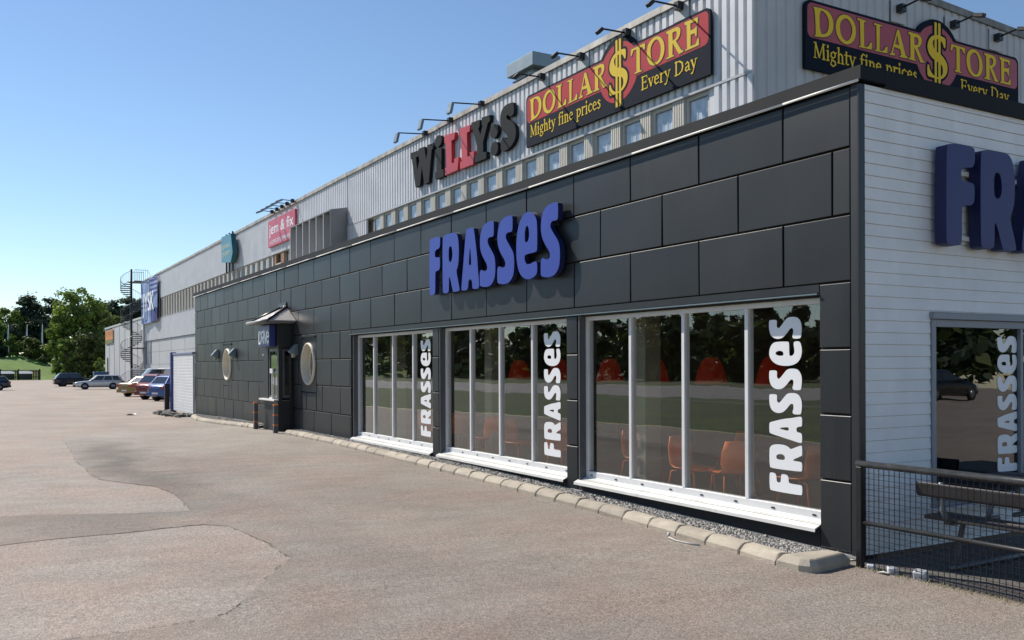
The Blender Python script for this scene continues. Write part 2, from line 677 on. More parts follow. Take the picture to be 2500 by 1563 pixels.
OLD = (0.350, 0.309, 0.264)
M_ASPH = asphalt('asphalt_newer', (0.290, 0.257, 0.218), 1.0, 0.6, ((-13.4, 2.35, 2.4, 0.8, .36), (-16.3, 1.95, 3.4, .7, .44), (-19.5, 2.1, 3.5, .8, .38), (-11.0, 1.2, 1.3, 2.4, .22), (-17, 2.9, 2.5, .35, .15), (-8.4, 2.9, 1.6, .7, .14), (-6.4, 4.4, 1.2, .8, .12), (-4.6, 3.2, 1.6, 1.0, .14), (-10, 4.6, 3, .5, .08)), (-15.0, -22.0, OLD))
M_ASPH2 = asphalt('asphalt_old', OLD, 1.0, 0.45, ((-9.3, .9, .9, .25, .10), (-8.0, 1.2, .5, .9, .08), (-13.3, .9, 2, .3, .1), (-40, 2, 9, 1.2, .10), (-30, 3.5, 4, .4, .12), (-70, 4, 14, 1.5, .12)))
xs = [40, 20, 10, 5, 3, 1, 0] + [-k for k in range(1, 60)] + [-k for k in range(60, 200, 5)] + [-198]
ys = [-1.5, 0, 2, 4, 6, 8, 12, 20, 60]
struct(sheet('parking_lot', M_ASPH2, xs[::-1], ys))
M_GRASS = mat('grass', (0.062, 0.09, 0.016), 0.9, 0, 0.6, 0.5, 0.6, 12)
M_ROAD = asphalt('road_surface', (0.33, 0.32, 0.31), 1.0, 0.3)
FX = [60, 30, 10] + [-k for k in range(0, 60, 6)] + [-k for k in range(60, 400, 20)]
struct(sheet('grass_verge', M_GRASS, FX[::-1], [-20, -12, -6, -1.5], 0.03))
struct(sheet('road', M_ROAD, FX[::-1], [-44, -36, -28, -20], 0.0))
struct(sheet('meadow', M_GRASS, FX[::-1], [-400, -200, -80, -44], 0.02))


def hill_z(x, y):
    t = min(1, max(0, (-x - 198) / 26))
    t = t * t * (3 - 2 * t)
    s = min(1, max(0.25, (24 - y) / 16)) if y > 8 else 1
    return -0.92 + 4.7 * t * s + max(0, -x - 224) * 0.02 + 0.25 * math.sin(x * 0.35 + y * 0.5) * t


M_HILL = mat('hill_grass', (0.105, 0.19, 0.022), 0.95, 0, 0.35, 0.35, 0.8, 3)
struct(sheet('hill', M_HILL, [-x for x in range(196, 230, 2)][::-1] + [] if False else sorted([-x for x in range(197, 232, 2)] + [-240, -260, -300, -400, -600]), [-150, -60, -30] + list(range(-20, 60, 3)) + [90, 200], 0.0, hill_z))
# the older, paler surface beside the newer strip of asphalt
P1 = [(-9.95, .15), (-10.03, .66), (-10.02, 1.2), (-10.1, 1.7), (-10.1, 2.05), (-9.89, 2.27), (-9.39, 2.32), (-8.72, 2.4), (-8.05, 2.39), (-7.77, 2.21), (-7.22, 1.89), (-6.68, 1.57), (-6.54, 1.47), (-6.46, 1.2), (-6.45, .87), (-6.46, .57), (-6.3, -.4), (-7, -1.45), (-12, -1.45), (-10.5, -.6)]
P2 = [(-11.7, -.6), (-11.7, .18), (-11.6, .68), (-11.3, 1.3), (-11.16, 1.7), (-11.07, 2.09), (-11.87, 2.16), (-12.67, 2.16), (-13.38, 2.04), (-14.09, 1.69), (-14.53, 1.49), (-15.5, 1.42), (-16.38, 1.45), (-17.3, 1.4), (-18.2, 1.45), (-20.6, 1.52), (-23.86, 1.62), (-24.2, 2.6), (-24.6, 4.0), (-25.5, 5.5), (-28, 5.5), (-34, 6.0), (-38, 6.2), (-45, 9), (-60, 13.2), (-95, 13.2), (-160, 16), (-186, 16), (-186, -1.4), (-12.6, -1.4)]


def jag(l, a=0.05, n=4):
    r = []
    for i in range(len(l) - 1):
        p, q = Vector(l[i]), Vector(l[(i + 1) % len(l)])
        for k in range(n):
            t = p.lerp(q, k / n)
            e = a * min(1, (q - p).length)
            r.append((t.x + random.uniform(-e, e), t.y + random.uniform(-e, e) * 0.6))
    return r


strip = [(-7.0, -1.44), (-6.3, -.4)] + P1[15:2:-1] + [(-10.02, 1.2), (-10.03, .66), (-9.95, .15), (-10.2, -.6), (-10.5, -1.44), (-12.4, -1.44)]
strip += P2[0:17] + [(-24.6, 3.0), (-25.2, 4.6), (-26.5, 5.2)]
strip = jag(strip, .035, 4) + [(-26.5, 5.2), (-27.5, 5.5), (-29, 5.6), (-31, 5.8), (-33.5, 6.2), (-34, 6.70), (-20, 6.70), (-5.42, 6.70), (-5.30, 6.60), (5, 6.57), (9, 5), (9, -1.44)]
struct(poly_sheet('asphalt_patch', M_ASPH, strip, 0.004))
# seam of tar along the joints
for l in (P1[2:18], P2[2:18]):
    mb = MB()
    w = 0.008
    for i in range(len(l) - 1):
        a, b = Vector(l[i]), Vector(l[i + 1])
        n = 6
        for k in range(n):
            if random.random() < 0.5:
                continue
            p, q = a.lerp(b, k / n), a.lerp(b, (k + 0.9) / n)
            d = (q - p).normalized()
            nn = Vector((-d.y, d.x)) * w * random.uniform(0.4, 1.3)
            j = Vector((random.uniform(-.02, .02), random.uniform(-.02, .02)))
            mb.add([(*(p + nn + j), gz(p.x) + .008), (*(q + nn * .6 + j), gz(q.x) + .008), (*(q - nn + j), gz(q.x) + .008), (*(p - nn * .7 + j), gz(p.x) + .008)], [(0, 1, 2, 3)])
    struct(mb.build('asphalt_seam', mat('seam_tar', (0.14, 0.125, 0.11), 0.9)))

# ================================================================ the restaurant with the dark panels
D = 6.71
XL, XR = -34.40, -5.42
rest = thing('restaurant_building', 'long low restaurant clad in dark anthracite metal panels with a white boarded end wall', 'building', (-20, D, 0))
JO = [-6.30 - 1.2 * k for k in range(15)] + [-23.79 - 1.2 * k for k in range(9)]
JE = [-5.71 - 1.2 * k for k in range(15)] + [-23.40] + [-24.37 - 1.2 * k for k in range(9)]
HOLES = [(-18.22, -5.866, -1, 2.50), (-23.80, -22.36, -1, 2.86), (-29.90, -28.78, 1.12, 2.42), (-21.66, -20.54, 1.12, 2.42)]


def subtract(r, h):
    x0, x1, z0, z1 = r
    a0, a1, b0, b1 = h
    if a1 <= x0 or a0 >= x1 or b1 <= z0 or b0 >= z1:
        return [r]
    out = []
    if a0 > x0:
        out.append((x0, a0, z0, z1))
    if a1 < x1:
        out.append((a1, x1, z0, z1))
    m0, m1 = max(x0, a0), min(x1, a1)
    if b0 > z0:
        out.append((m0, m1, z0, b0))
    if b1 < z1:
        out.append((m0, m1, b1, z1))
    return out


panels = []
for r in range(1, 8):
    zt = 4.30 - 0.6 * (r - 1) if r > 1 else 4.245
    zb = 3.70 - 0.6 * (r - 1)
    js = [x for x in (JO if r % 2 else JE) if x > XL + 0.1]
    ed = [-5.505] + js + [XL]
    rs = []
    for i in range(len(ed) - 1):
        if ed[i] - ed[i + 1] < 0.05:
            continue
        rs.append((ed[i + 1], ed[i], zb, zt))
    for h in HOLES:
        rs = [q for p in rs for q in subtract(p, h)]
    panels += [q for q in rs if q[1] - q[0] > 0.06 and q[3] - q[2] > 0.05]
for x0, x1 in ((-5.866, -5.505), (-10.09, -9.83), (-14.25, -13.99)):
    for zt, zb in ((2.50, 1.90), (1.90, 1.30), (1.30, 0.70), (0.70, 0.06)):
        if x1 < -6 and zt == 2.50:
            zt = 2.40
        panels.append((x0, x1, zb, zt))
mb = MB()
for x0, x1, z0, z1 in panels:
    g, gt = 0.009, 0.015
    if x1 < -17:
        g = 0.014
    x0 += g
    x1 -= g
    z1 -= gt
    z0 += 0.006
    c = 0.005
    y = D + random.uniform(-0.002, 0.003)
    tx, tz = random.uniform(-1, 1) * 0.0025, random.uniform(-1, 1) * 0.0025
    bul = random.uniform(-0.0045, 0.001)
    vs, n = [], 5
    for i in range(n):
        for j in range(n):
            u, w = i / (n - 1), j / (n - 1)
            e = 16 * u * (1 - u) * w * (1 - w)
            vs.append((x0 + c + (x1 - x0 - 2 * c) * u, y + tx * (u - .5) * 2 + tz * (w - .5) * 2 + bul * e, z0 + c + (z1 - z0 - 2 * c) * w))
    fs = [(i * n + j, (i + 1) * n + j, (i + 1) * n + j + 1, i * n + j + 1) for i in range(n - 1) for j in range(n - 1)]
    core = len(vs)
    ring = [i * n for i in range(n)] + [(n - 1) * n + j for j in range(1, n)] + [i * n + n - 1 for i in range(n - 2, -1, -1)] + [j for j in range(n - 2, 0, -1)]
    R = len(ring)
    vs += [vs[k] for k in ring]
    b = len(vs)
    for k in ring:
        p = vs[k]
        u = (p[0] - x0 - c) / (x1 - x0 - 2 * c)
        w = (p[2] - z0 - c) / (z1 - z0 - 2 * c)
        vs.append((x0 + (x1 - x0) * u, p[1] + c * .8, z0 + (z1 - z0) * w))
    for i in range(R):
        q = vs[b + i]
        vs.append((q[0], D + 0.034, q[2]))
    for i in range(R):
        j = (i + 1) % R
        fs.append((core + i, core + j, b + j, b + i))
        fs.append((b + i, b + j, b + R + j, b + R + i))
    o0 = len(mb.f)
    mb.add(vs, fs, 0)
    for i in range((n - 1) * (n - 1)):
        mb.sm[o0 + i] = True
for x in (-29.34, -21.10):
    fill_mesh(mb, [[(x - .55, 1.13), (x + .55, 1.13), (x + .55, 2.405), (x - .55, 2.405)], circle(x, 1.79, .49, None, 40)], frame_front(0, D, 0), -.03, .0)
mb.build('cladding', M_PANEL, rest)

# wall body behind the panels
mb = MB()
y0, y1 = D + 0.034, D + 0.24
cutx = [XL, -29.86, -28.82, -21.62, -20.58, -18.122]
for i in range(5):
    if i in (1, 3):
        mb.box(cutx[i], cutx[i + 1], y0, y1, -0.3, 1.27)
        mb.box(cutx[i], cutx[i + 1], y0, y1, 2.31, 4.25)
    else:
        mb.box(cutx[i], cutx[i + 1], y0, y1, -0.3, 4.25)
mb.box(-18.122, -5.866, y0, y1, 2.38, 4.25)
mb.box(-18.122, -5.866, y0, y1, -0.3, 0.27)
mb.box(-14.25, -13.967, y0, y1, 0.27, 2.38)
mb.box(-10.09, -9.806, y0, y1, 0.27, 2.38)
mb.box(-5.866, -5.47, y0, y1, -0.3, 4.25)
mb.build('wall', M_BACK, rest)
# corner trim and side post
mb = MB()
mb.box(-5.503, -5.424, D - 0.004, D + 0.033, 0.0, 4.244)
mb.build('corner_trim', M_TRIM, rest, 0.003)
MB().box(-5.4235, -5.40, D - 0.012, D + 0.062, -0.05, 4.232).build('corner_post', M_BLACK, rest, 0.003)
# coping on two sides with the bright lip below it
mb = MB()
prof = [(D - 0.034, 4.262), (D - 0.03, 4.385), (D + 0.30, 4.385), (D + 0.30, 4.262)]
vs = [(x, a, b) for x in (XL - 0.05, -5.37) for a, b in prof]
mb.add(vs, [(0, 1, 5, 4), (1, 2, 6, 5), (2, 3, 7, 6), (3, 0, 4, 7), (0, 3, 2, 1), (4, 5, 6, 7)])
mb.box(-5.62, -5.369, D + 0.301, 13.7, 4.235, 4.386)
mb.build('coping', mat('coping_dark', (0.010, 0.012, 0.016), 0.7, 0, .15, 2, spec=.2), rest)
mb = MB()
x = XL - 0.05
while x < -5.4:
    e = min(x + 2.35, -5.385)
    mb.tube([(x, D - 0.043, 4.25 + random.uniform(-.0004, .0004)), (e - 0.004, D - 0.043, 4.25)], 0.0125, 8)
    x += 2.35
mb.build('drip_edge', M_DRIP, rest)
# header strip over the windows, hoods over the round windows
mb = MB()
mb.box(-18.22, -5.867, D + 0.004, D + 0.033, 2.415, 2.492)
mb.build('header_strip', M_PANEL, rest)
mb = MB()
mb.box(-18.25, -5.868, D - 0.028, D + 0.034, 2.396, 2.408)
mb.build('window_hood', M_TEAL, rest)
for x in (-29.34, -21.10):
    MB().box(x - 0.56, x + 0.56, D - 0.05, D + 0.033, 2.43, 2.445).box(x - 0.35, x + 0.56, D - 0.02, D + 0.033, 2.40, 2.428).build('window_hood', M_TRIM, rest)
# plinth and base flashing
for xa_, xb_ in ((XL, -23.80), (-22.34, -5.42)):
    mb = MB()
    n = max(2, int((xb_ - xa_) / .5))
    vs = []
    for i in range(n + 1):
        a = xa_ + (xb_ - xa_) * i / n
        za = gz(a) + float(np.interp(-a, [5.4, 7, 9.5, 12], [-.045, -.03, -.01, 0]))
        vs += [(a, D + .03, za + .05), (a, D - .012, za + .062), (a, D - .012, za + .080), (a, D + .03, za + .09)]
    mb.add(vs, [(4 * i + k, 4 * i + 4 + k, 4 * i + 5 + k, 4 * i + 1 + k) for i in range(n) for k in range(3)])
    mb.build('base_flashing', M_FLASH, rest)
MB().box(-18.2, -5.868, D + 0.012, D + 0.0335, 0.06, 0.262).build('plinth', M_BACK, rest)
MB().box(XL, -18.2, D + 0.004, D + 0.0335, -0.2, 0.098).build('plinth', M_TRIM, rest)
MB().box(-5.866, -5.505, D + 0.006, D + 0.0335, -0.1, 0.058).build('plinth', M_TRIM, rest)
# roof and interior
mb = MB()
mb.box(XL, -5.63, D + 0.31, 13.70, 4.20, 4.30)
mb.build('roof', M_TAR, rest)
mb = MB()
mb.box(-19.0, -5.62, 7.0, 13.0, -0.06, 0.12)
mb.build('interior_floor', M_FLOOR, rest)
mb = MB()
mb.box(-19.2, -5.63, 12.9, 13.1, 0.13, 4.19)
mb.box(-19.2, -19.0, 7.0, 12.89, 0.13, 4.19)
mb.box(-19.0, -5.63, 7.0, 12.89, 2.75, 2.85)
mb.build('interior_wall', M_INT, rest)
# cream columns inside, next to the left jamb of each window
for x in (-17.55, -13.42, -9.35):
    MB().box(x - 0.12, x + 0.12, 7.35, 7.6, 0.121, 2.74).build('interior_column', mat('pale_column', (0.30, 0.28, 0.22), 0.6), rest)


# ---- lettering: the fat rounded letters
FAT = {
'F': [[(0.938, 1.0), (1.0, 0.958), (0.991, 0.844), (0.917, 0.786), (0.606, 0.778), (0.51, 0.742), (0.518, 0.67), (0.586, 0.643), (0.916, 0.638), (0.982, 0.608), (0.98, 0.466), (0.883, 0.41), (0.61, 0.407), (0.534, 0.367), (0.537, 0.043), (0.474, 0.0), (0.051, 0.005), (0.0, 0.044), (0.02, 0.929), (0.097, 0.996)]],
'R': [[(0.72, 1.0), (0.838, 0.968), (0.924, 0.884), (0.959, 0.738), (0.956, 0.554), (0.915, 0.442), (0.86, 0.382), (0.804, 0.342), (1.0, 0.045), (0.969, 0.0), (0.627, 0.001), (0.606, 0.017), (0.384, 0.339), (0.377, 0.047), (0.335, 0.002), (0.054, 0.003), (0.0, 0.038), (0.001, 0.929), (0.061, 0.996)], [(0.458, 0.787), (0.536, 0.771), (0.583, 0.698), (0.592, 0.596), (0.532, 0.524), (0.421, 0.515), (0.373, 0.555), (0.365, 0.678), (0.386, 0.765)]],
'A': [[(0.678, 0.999), (0.724, 0.963), (0.883, 0.551), (0.927, 0.31), (1.0, 0.093), (0.993, 0.025), (0.946, 0.0), (0.679, 0.001), (0.628, 0.026), (0.615, 0.124), (0.554, 0.169), (0.469, 0.169), (0.403, 0.138), (0.399, 0.056), (0.339, 0.002), (0.048, 0.003), (0.0, 0.038), (0.119, 0.412), (0.277, 0.965), (0.337, 1.0)], [(0.507, 0.746), (0.579, 0.431), (0.545, 0.395), (0.458, 0.401), (0.431, 0.431)]],
'S': [[(0.869, 0.995), (0.913, 0.966), (0.915, 0.789), (0.856, 0.747), (0.62, 0.761), (0.503, 0.719), (0.548, 0.655), (0.741, 0.559), (0.946, 0.454), (0.999, 0.359), (1.0, 0.21), (0.934, 0.099), (0.72, 0.018), (0.434, 0.0), (0.061, 0.025), (0.008, 0.056), (0.0, 0.24), (0.065, 0.277), (0.137, 0.283), (0.254, 0.253), (0.456, 0.252), (0.504, 0.304), (0.453, 0.361), (0.247, 0.455), (0.067, 0.57), (0.008, 0.714), (0.07, 0.86), (0.229, 0.957), (0.526, 1.0)]],
'e': [[(0.518, 1.0), (0.776, 0.969), (0.953, 0.879), (1.0, 0.761), (0.999, 0.412), (0.947, 0.378), (0.454, 0.376), (0.403, 0.347), (0.408, 0.3), (0.477, 0.234), (0.602, 0.214), (0.853, 0.242), (0.941, 0.242), (0.997, 0.204), (0.992, 0.083), (0.921, 0.036), (0.696, 0.0), (0.497, 0.001), (0.249, 0.057), (0.075, 0.188), (0.0, 0.396), (0.021, 0.666), (0.142, 0.862), (0.336, 0.971)], [(0.527, 0.801), (0.603, 0.762), (0.633, 0.664), (0.598, 0.577), (0.521, 0.548), (0.432, 0.558), (0.421, 0.606), (0.422, 0.704), (0.462, 0.772)]],
}
WORD = [('F', .484, .670), ('R', .712, .969), ('A', .987, 1.245), ('S', 1.264, 1.472), ('S', 1.500, 1.710), ('e', 1.735, 1.977), ('S', 2.000, 2.215)]


def fat(ch, x0, x1, y0, y1):
    return [smooth_loop([(x0 + a * (x1 - x0), y0 + b * (y1 - y0)) for a, b in l], 2) for l in FAT[ch]]


def window_word(name, frame, parent, k=1.0):
    mb = MB()
    for ch, a, b in WORD:
        fill_mesh(mb, fat(ch, a * k, b * k, 0, 0.424 * k), frame, 0.0, 0.002)
    return mb.build(name, M_VINYL, parent)


# ---- three big windows
YW = 6.84
WINS = [(-18.122, -14.25, (-17.21, -16.24, -15.29)), (-13.967, -10.09, (-13.026, -12.071, -11.123)), (-9.806, -5.866, (-8.844, -7.878, -6.897))]
WX = [(-15.00, -14.59), (-10.845, -10.43), (-6.614, -6.19)]
M_JAMB = mat('grey_jamb', (0.085, 0.088, 0.093), 0.45, 0, 0.1, 3)
for (xa, xb, mu), (lx0, lx1) in zip(WINS, WX):
    fr = MB()
    fr.box(xa + .02, xb, YW - .03, YW + .06, 0.285, 0.372)
    fr.box(xa + .02, xb, YW - .03, YW + .06, 2.325, 2.379)
    fr.box(xa + .02, xa + .075, YW - .03, YW + .06, 0.373, 2.324)
    fr.box(xb - .05, xb - .001, YW - .03, YW + .06, 0.373, 2.324)
    for x in mu:
        fr.box(x - .026, x + .026, YW - .032, YW + .05, 0.371, 2.326)
    w = fr.build('window', M_WHITE, rest, 0.004)
    MB().box(xa + .07, xb - .045, YW + .004, YW + .010, 0.37, 2.33).build('pane', M_GLASS, w)
    MB().box(xa - .002, xa + .022, D + .002, YW + .05, 0.26, 2.394).build('jamb', M_JAMB, w)
    MB().box(xb - .001, xb + .02, D + .036, YW + .05, 0.27, 2.38).build('jamb', M_JAMB, w)
    sb = MB()
    n = 3
    for k in range(n):
        a = xa - .035 + (xb - .004 - xa + .035) * k / n
        b = xa - .035 + (xb - .004 - xa + .035) * (k + 1) / n - .004
        pr = [(YW - .02, .300), (D - .055, .232), (D - .058, .200), (D - .055, .200), (D - .050, .222), (YW - .02, .29)]
        vs = [(x, p, q) for x in (a, b) for p, q in pr]
        m_ = len(pr)
        sb.add(vs, [(i, (i + 1) % m_, m_ + (i + 1) % m_, m_ + i) for i in range(m_)] + [tuple(range(m_ - 1, -1, -1)), tuple(range(m_, 2 * m_))])
    sb.build('sill', M_SILL, w)
    for k in range(8):
        x = xa + .15 + (xb - xa - .3) * k / 7
        MB().box(x - .022, x + .022, YW - .036, YW - .029, .318, .333).build('drain_cap', M_BLACK, w)
    k = (lx1 - lx0) / 0.424
    fr_ = (Vector((lx1, YW + .003, 0.0 if k > .99 else 0.0)), Vector((0, 0, 1)), Vector((-1, 0, 0)), Vector((0, -1, 0)))
    window_word('lettering', fr_, w, 1.0)

# ---- white boarded end wall
XE = -5.40
mb = MB()


def boards(ya, yb, za, zb):
    z = math.floor((za - 0.098) / 0.1075) * 0.1075 + 0.098
    pts = []
    while z < zb:
        a, b = max(z, za), min(z + 0.1075, zb)
        if b > a:
            pts += [(-0.006, a), (-0.006, a + .005), (0.010, a + 0.005), (0.003, b - .0005)]
        z += 0.1075
    n = len(pts)
    vs = [(XE - .012 + p, y, q) for y in (ya, yb) for p, q in pts]
    mb.add(vs, [(i, i + 1, n + i + 1, n + i) for i in range(n - 1)])


boards(D + 0.063, 7.685, 0.05, 4.236)
boards(7.685, 10.05, 2.235, 4.236)
boards(7.685, 10.05, 0.05, 0.40)
boards(10.05, 13.6, 0.05, 4.236)
mb.build('end_boarding', M_PLANK, rest)
MB().box(XE - .20, XE - .03, D + .245, 7.68, -.1, 4.19).box(XE - .20, XE - .03, 10.06, 13.6, -.1, 4.19).box(XE - .20, XE - .03, 7.68, 10.06, 2.24, 4.19).box(XE - .20, XE - .03, 7.68, 10.06, -.1, .40).build('end_wall', M_INT, rest)
fr = MB()
ya, yb = 7.69, 10.04
fr.box(XE - .06, XE + .012, ya, ya + .06, .405, 2.17)
fr.box(XE - .06, XE + .012, yb - .06, yb, .405, 2.17)
fr.box(XE - .06, XE + .012, ya + .061, yb - .061, 2.10, 2.17)
fr.box(XE - .06, XE + .012, ya + .061, yb - .061, .405, .46)
fr.box(XE - .055, XE + .008, 9.115, 9.16, .461, 2.099)
w = fr.build('window', mat('blue_grey_frame', (0.26, 0.28, 0.31), 0.5), rest, .003)
MB().box(XE - .035, XE - .030, ya + .055, yb - .055, .455, 2.105).build('pane', M_GLASS2, w)
MB().box(XE - .01, XE + .045, ya - .02, yb + .02, 2.172, 2.232).build('hood', mat('blue_grey_frame', (0.26, 0.28, 0.31)), w, .004)
MB().box(XE - .03, XE + .06, ya - .02, yb + .02, .375, .40).build('sill', M_SILL, w)
window_word('lettering', (Vector((XE - .029, 9.105, .283)), Vector((0, 0, 1)), Vector((0, -1, 0)), Vector((1, 0, 0))), w, 0.7886)

# ---- round windows
for x in (-29.34, -21.10):
    mb = MB()
    n = 40
    vs = []
    for ra, ya_ in ((.455, D + .23), (.455, D - .035), (.462, D - .045), (.482, D - .048), (.50, D - .035), (.505, D + .03)):
        for k in range(n):
            t = 2 * PI * k / n
            vs.append((x + ra * math.cos(t), ya_, 1.79 + ra * math.sin(t)))
    fs = [(r * n + k, r * n + (k + 1) % n, (r + 1) * n + (k + 1) % n, (r + 1) * n + k) for r in range(5) for k in range(n)]
    mb.add(vs, fs, 0, True)
    w = mb.build('round_window', M_CREAM, rest)
    disc = lambda yy: [(x + .456 * math.cos(2 * PI * k / n), yy, 1.79 + .456 * math.sin(2 * PI * k / n)) for k in range(n)]
    MB().add(disc(D + .16), [tuple(range(n))]).build('pane', M_GLASS, w)
    MB().add(disc(D + .225), [tuple(range(n))]).build('blind', mat('cream_blind', (0.45, 0.43, 0.37), 0.8), w)
    MB().tube([(x + .40 * math.cos(2 * PI * k / n), D + .15, 1.79 + .40 * math.sin(2 * PI * k / n)) for k in range(n + 1)], .035, 6).build('inner_frame', M_CREAM, w)

# ================================================================ drive-through booth
BX0, BX1, BY = -23.78, -22.37, 6.34
booth = thing('drive_through_booth', 'narrow dark serving booth with hipped metal roof projecting from the dark facade', 'booth', (-23.1, 6.5, .1))
mb = MB()
mb.box(BX0, BX1, BY + .012, D + .03, .06, .88)
mb.box(BX0, BX1, BY + .012, D + .03, 2.20, 2.84)
mb.box(BX0, BX0 + .45, BY + .012, D + .03, .88, 2.20)
mb.box(BX1 - .10, BX1, BY + .012, BY + .10, .88, 2.20)
mb.box(BX0 + .45, BX1 - .101, D - .01, D + .03, .88, 2.20)
mb.build('wall', M_TRIM, booth)
mb = MB()
mb.box(BX0 + .01, BX1 - .01, BY, BY + .0115, .10, .72)
mb.box(BX0 + .01, BX1 - .01, BY, BY + .0115, .735, .87)
mb.build('front_panel', M_PANEL, booth, .003)
MB().box(BX0 - .02, BX1 - .02, BY - .10, BY + .03, .885, .915).box(BX0 - .02, BX1 - .02, BY - .105, BY - .09, .87, .90).build('counter_sill', M_SILL, booth, .004)
fr = MB()
fr.box(-23.32, -23.24, BY + .03, BY + .08, .92, 2.19)
fr.box(-22.56, -22.48, BY + .03, BY + .08, .92, 2.19)
fr.box(-23.239, -22.561, BY + .03, BY + .08, 2.11, 2.19)
fr.box(-23.239, -22.561, BY + .03, BY + .08, .92, .99)
fr.box(-23.239, -22.561, BY + .032, BY + .078, 1.56, 1.60)
w = fr.build('window', M_JAMB, booth, .003)
MB().box(-23.24, -22.56, BY + .05, BY + .055, .985, 2.115).build('pane', M_GLASS, w)
mb = MB()
mb.box(-23.15, -22.9, BY + .005, BY + .04, 1.56, 1.68)
mb.box(-22.98, -22.955, BY + .008, BY + .028, .93, 1.56)
mb.box(-23.12, -22.85, BY - .02, BY + .06, .918, .95)
mb.build('card_holder', M_WHITE, booth)
fr = MB()
fr.box(BX1 - .05, BX1 + .008, 6.45, 6.50, .95, 2.17)
fr.box(BX1 - .05, BX1 + .008, 6.64, 6.69, .95, 2.17)
fr.box(BX1 - .05, BX1 + .008, 6.501, 6.639, 2.11, 2.17)
fr.box(BX1 - .05, BX1 + .008, 6.501, 6.639, .95, 1.01)
w = fr.build('window', M_JAMB, booth, .003)
MB().box(BX1 - .03, BX1 - .025, 6.495, 6.645, 1.0, 2.115).build('pane', M_GLASS2, w)
ex0, ex1, ey, ez = -23.80, -22.07, 6.02, 2.865
rz, rx0, rx1, ry = 3.23, -23.30, -22.83, D - .012
v = [(ex0, ey, ez), (ex1, ey, ez), (ex1, ry, ez), (rx1, ry, rz), (rx0, ry, rz), (ex0, ry, ez)]
lo = [(a, b, c - .03) for a, b, c in v]
mb = MB()
mb.add(v + lo, [(0, 1, 3, 4), (1, 2, 3), (5, 0, 4), (6, 10, 9, 7), (7, 9, 8), (11, 10, 6), (0, 6, 7, 1), (1, 7, 8, 2), (5, 11, 6, 0), (2, 8, 9, 3), (3, 9, 10, 4), (4, 10, 11, 5)])
rf = mb.build('roof', mat('roof_sheet', (0.36, 0.335, 0.33), 0.45, 0.0, 0.08, 3), booth)
mb = MB()
for a, b in (((ex1, ey, ez), (rx1, ry, rz)), ((ex0, ey, ez), (rx0, ry, rz))):
    mb.tube([Vector(a) + Vector((0, 0, .015)), Vector(b) + Vector((0, -.01, .02))], .028, 6)
mb.tube([(rx0, ry - .02, rz + .02), (rx1, ry - .02, rz + .02)], .03, 6)
mb.box(rx0 - .25, rx1 - .02, ry - .02, ry + .005, rz + .04, rz + .13)
mb.build('ridge_cap', M_BLACK, rf)
mb = MB()
mb.tube([(ex0 - .08, ey - .05, ez - .03), (ex1 + .03, ey - .05, ez - .03)], .05, 10)
mb.build('gutter', mat('gutter_grey', (0.16, 0.155, 0.15), .5), rf)
mb = MB()
mb.box(ex0 + .12, ex1 - .10, ey + .03, D - .014, 2.80, 2.832)
mb.build('soffit', mat('soffit_board', (0.22, 0.22, 0.22), 0.6), booth)
MB().box(BX1 + .002, BX1 + .035, D - .07, D - .015, .12, 2.79).build('downpipe', M_BLACK, booth)

ds = thing('drive_sign', 'blue box sign reading DRiVe on the front of the serving booth', 'sign', (-23.1, 6.18, 2.24))
MB().box(-23.60, -22.58, 6.18, 6.335, 2.235, 2.775).build('sign_box', [mat('drive_blue', (0.025, 0.04, 0.20), 0.4)], ds, .005)
F = frame_front(-23.60, 6.179, 2.235)
mb = MB()
for u, wd, l in ((.06, .22, [(0, 0, 0, 1), (0, 1, .6, 1), (.6, 1, 1, .75), (1, .75, 1, .25), (1, .25, .6, 0), (.6, 0, 0, 0)]),
                 (.31, .2, [(0, 0, 0, 1), (0, 1, 1, 1), (1, 1, 1, .5), (1, .5, 0, .5), (.3, .5, 1, 0)]),
                 (.545, 0, [(0, 0, 0, .82), (0, 1.05, 0, 1.12)]),
                 (.60, .17, [(0, 1, .5, 0), (.5, 0, 1, 1)]),
                 (.80, .17, [(0, .55, 1, .55), (1, .55, 1, .8), (1, .8, .5, 1), (.5, 1, 0, .8), (0, .8, 0, .2), (0, .2, .5, 0), (.5, 0, 1, .15)])):
    for i, (a, b, c, d) in enumerate(l):
        p, q = Vector((u + a * wd, .09 + b * .28)), Vector((u + c * wd, .09 + d * .28))
        dd = (q - p).normalized()
        nn = Vector((-dd.y, dd.x)) * .028
        p -= dd * .02
        q += dd * .02
        mb.prism([tuple(p + nn), tuple(p - nn), tuple(q - nn), tuple(q + nn)], F, 0, .004 + i * .0006)
mb.build('lettering', M_VINYL, ds)

# striped guard posts in front of the booth
for i, (x, y, lab) in enumerate(((-23.82, 6.16, 'grey guard post with orange bands left of the serving hatch'), (-21.98, 6.16, 'grey guard post with orange bands at the right corner of the serving booth'))):
    z = gz(x)
    t = thing('guard_post', lab, 'post', (x, y, z), 'banded guard posts at the booth')
    MB().box(x - .05, x + .05, y - .05, y + .05, z - .02, z + .69).build('post', mat('post_grey', (0.09, 0.095, 0.105), 0.5, .2, .1, 6), t, .008)
    for k in (.20, .44, .685):
        MB().box(x - .053, x + .053, y - .053, y + .053, z + k - .022, z + k + .018).build('band', mat('orange_band', (0.55, 0.16, 0.03), 0.4), t)

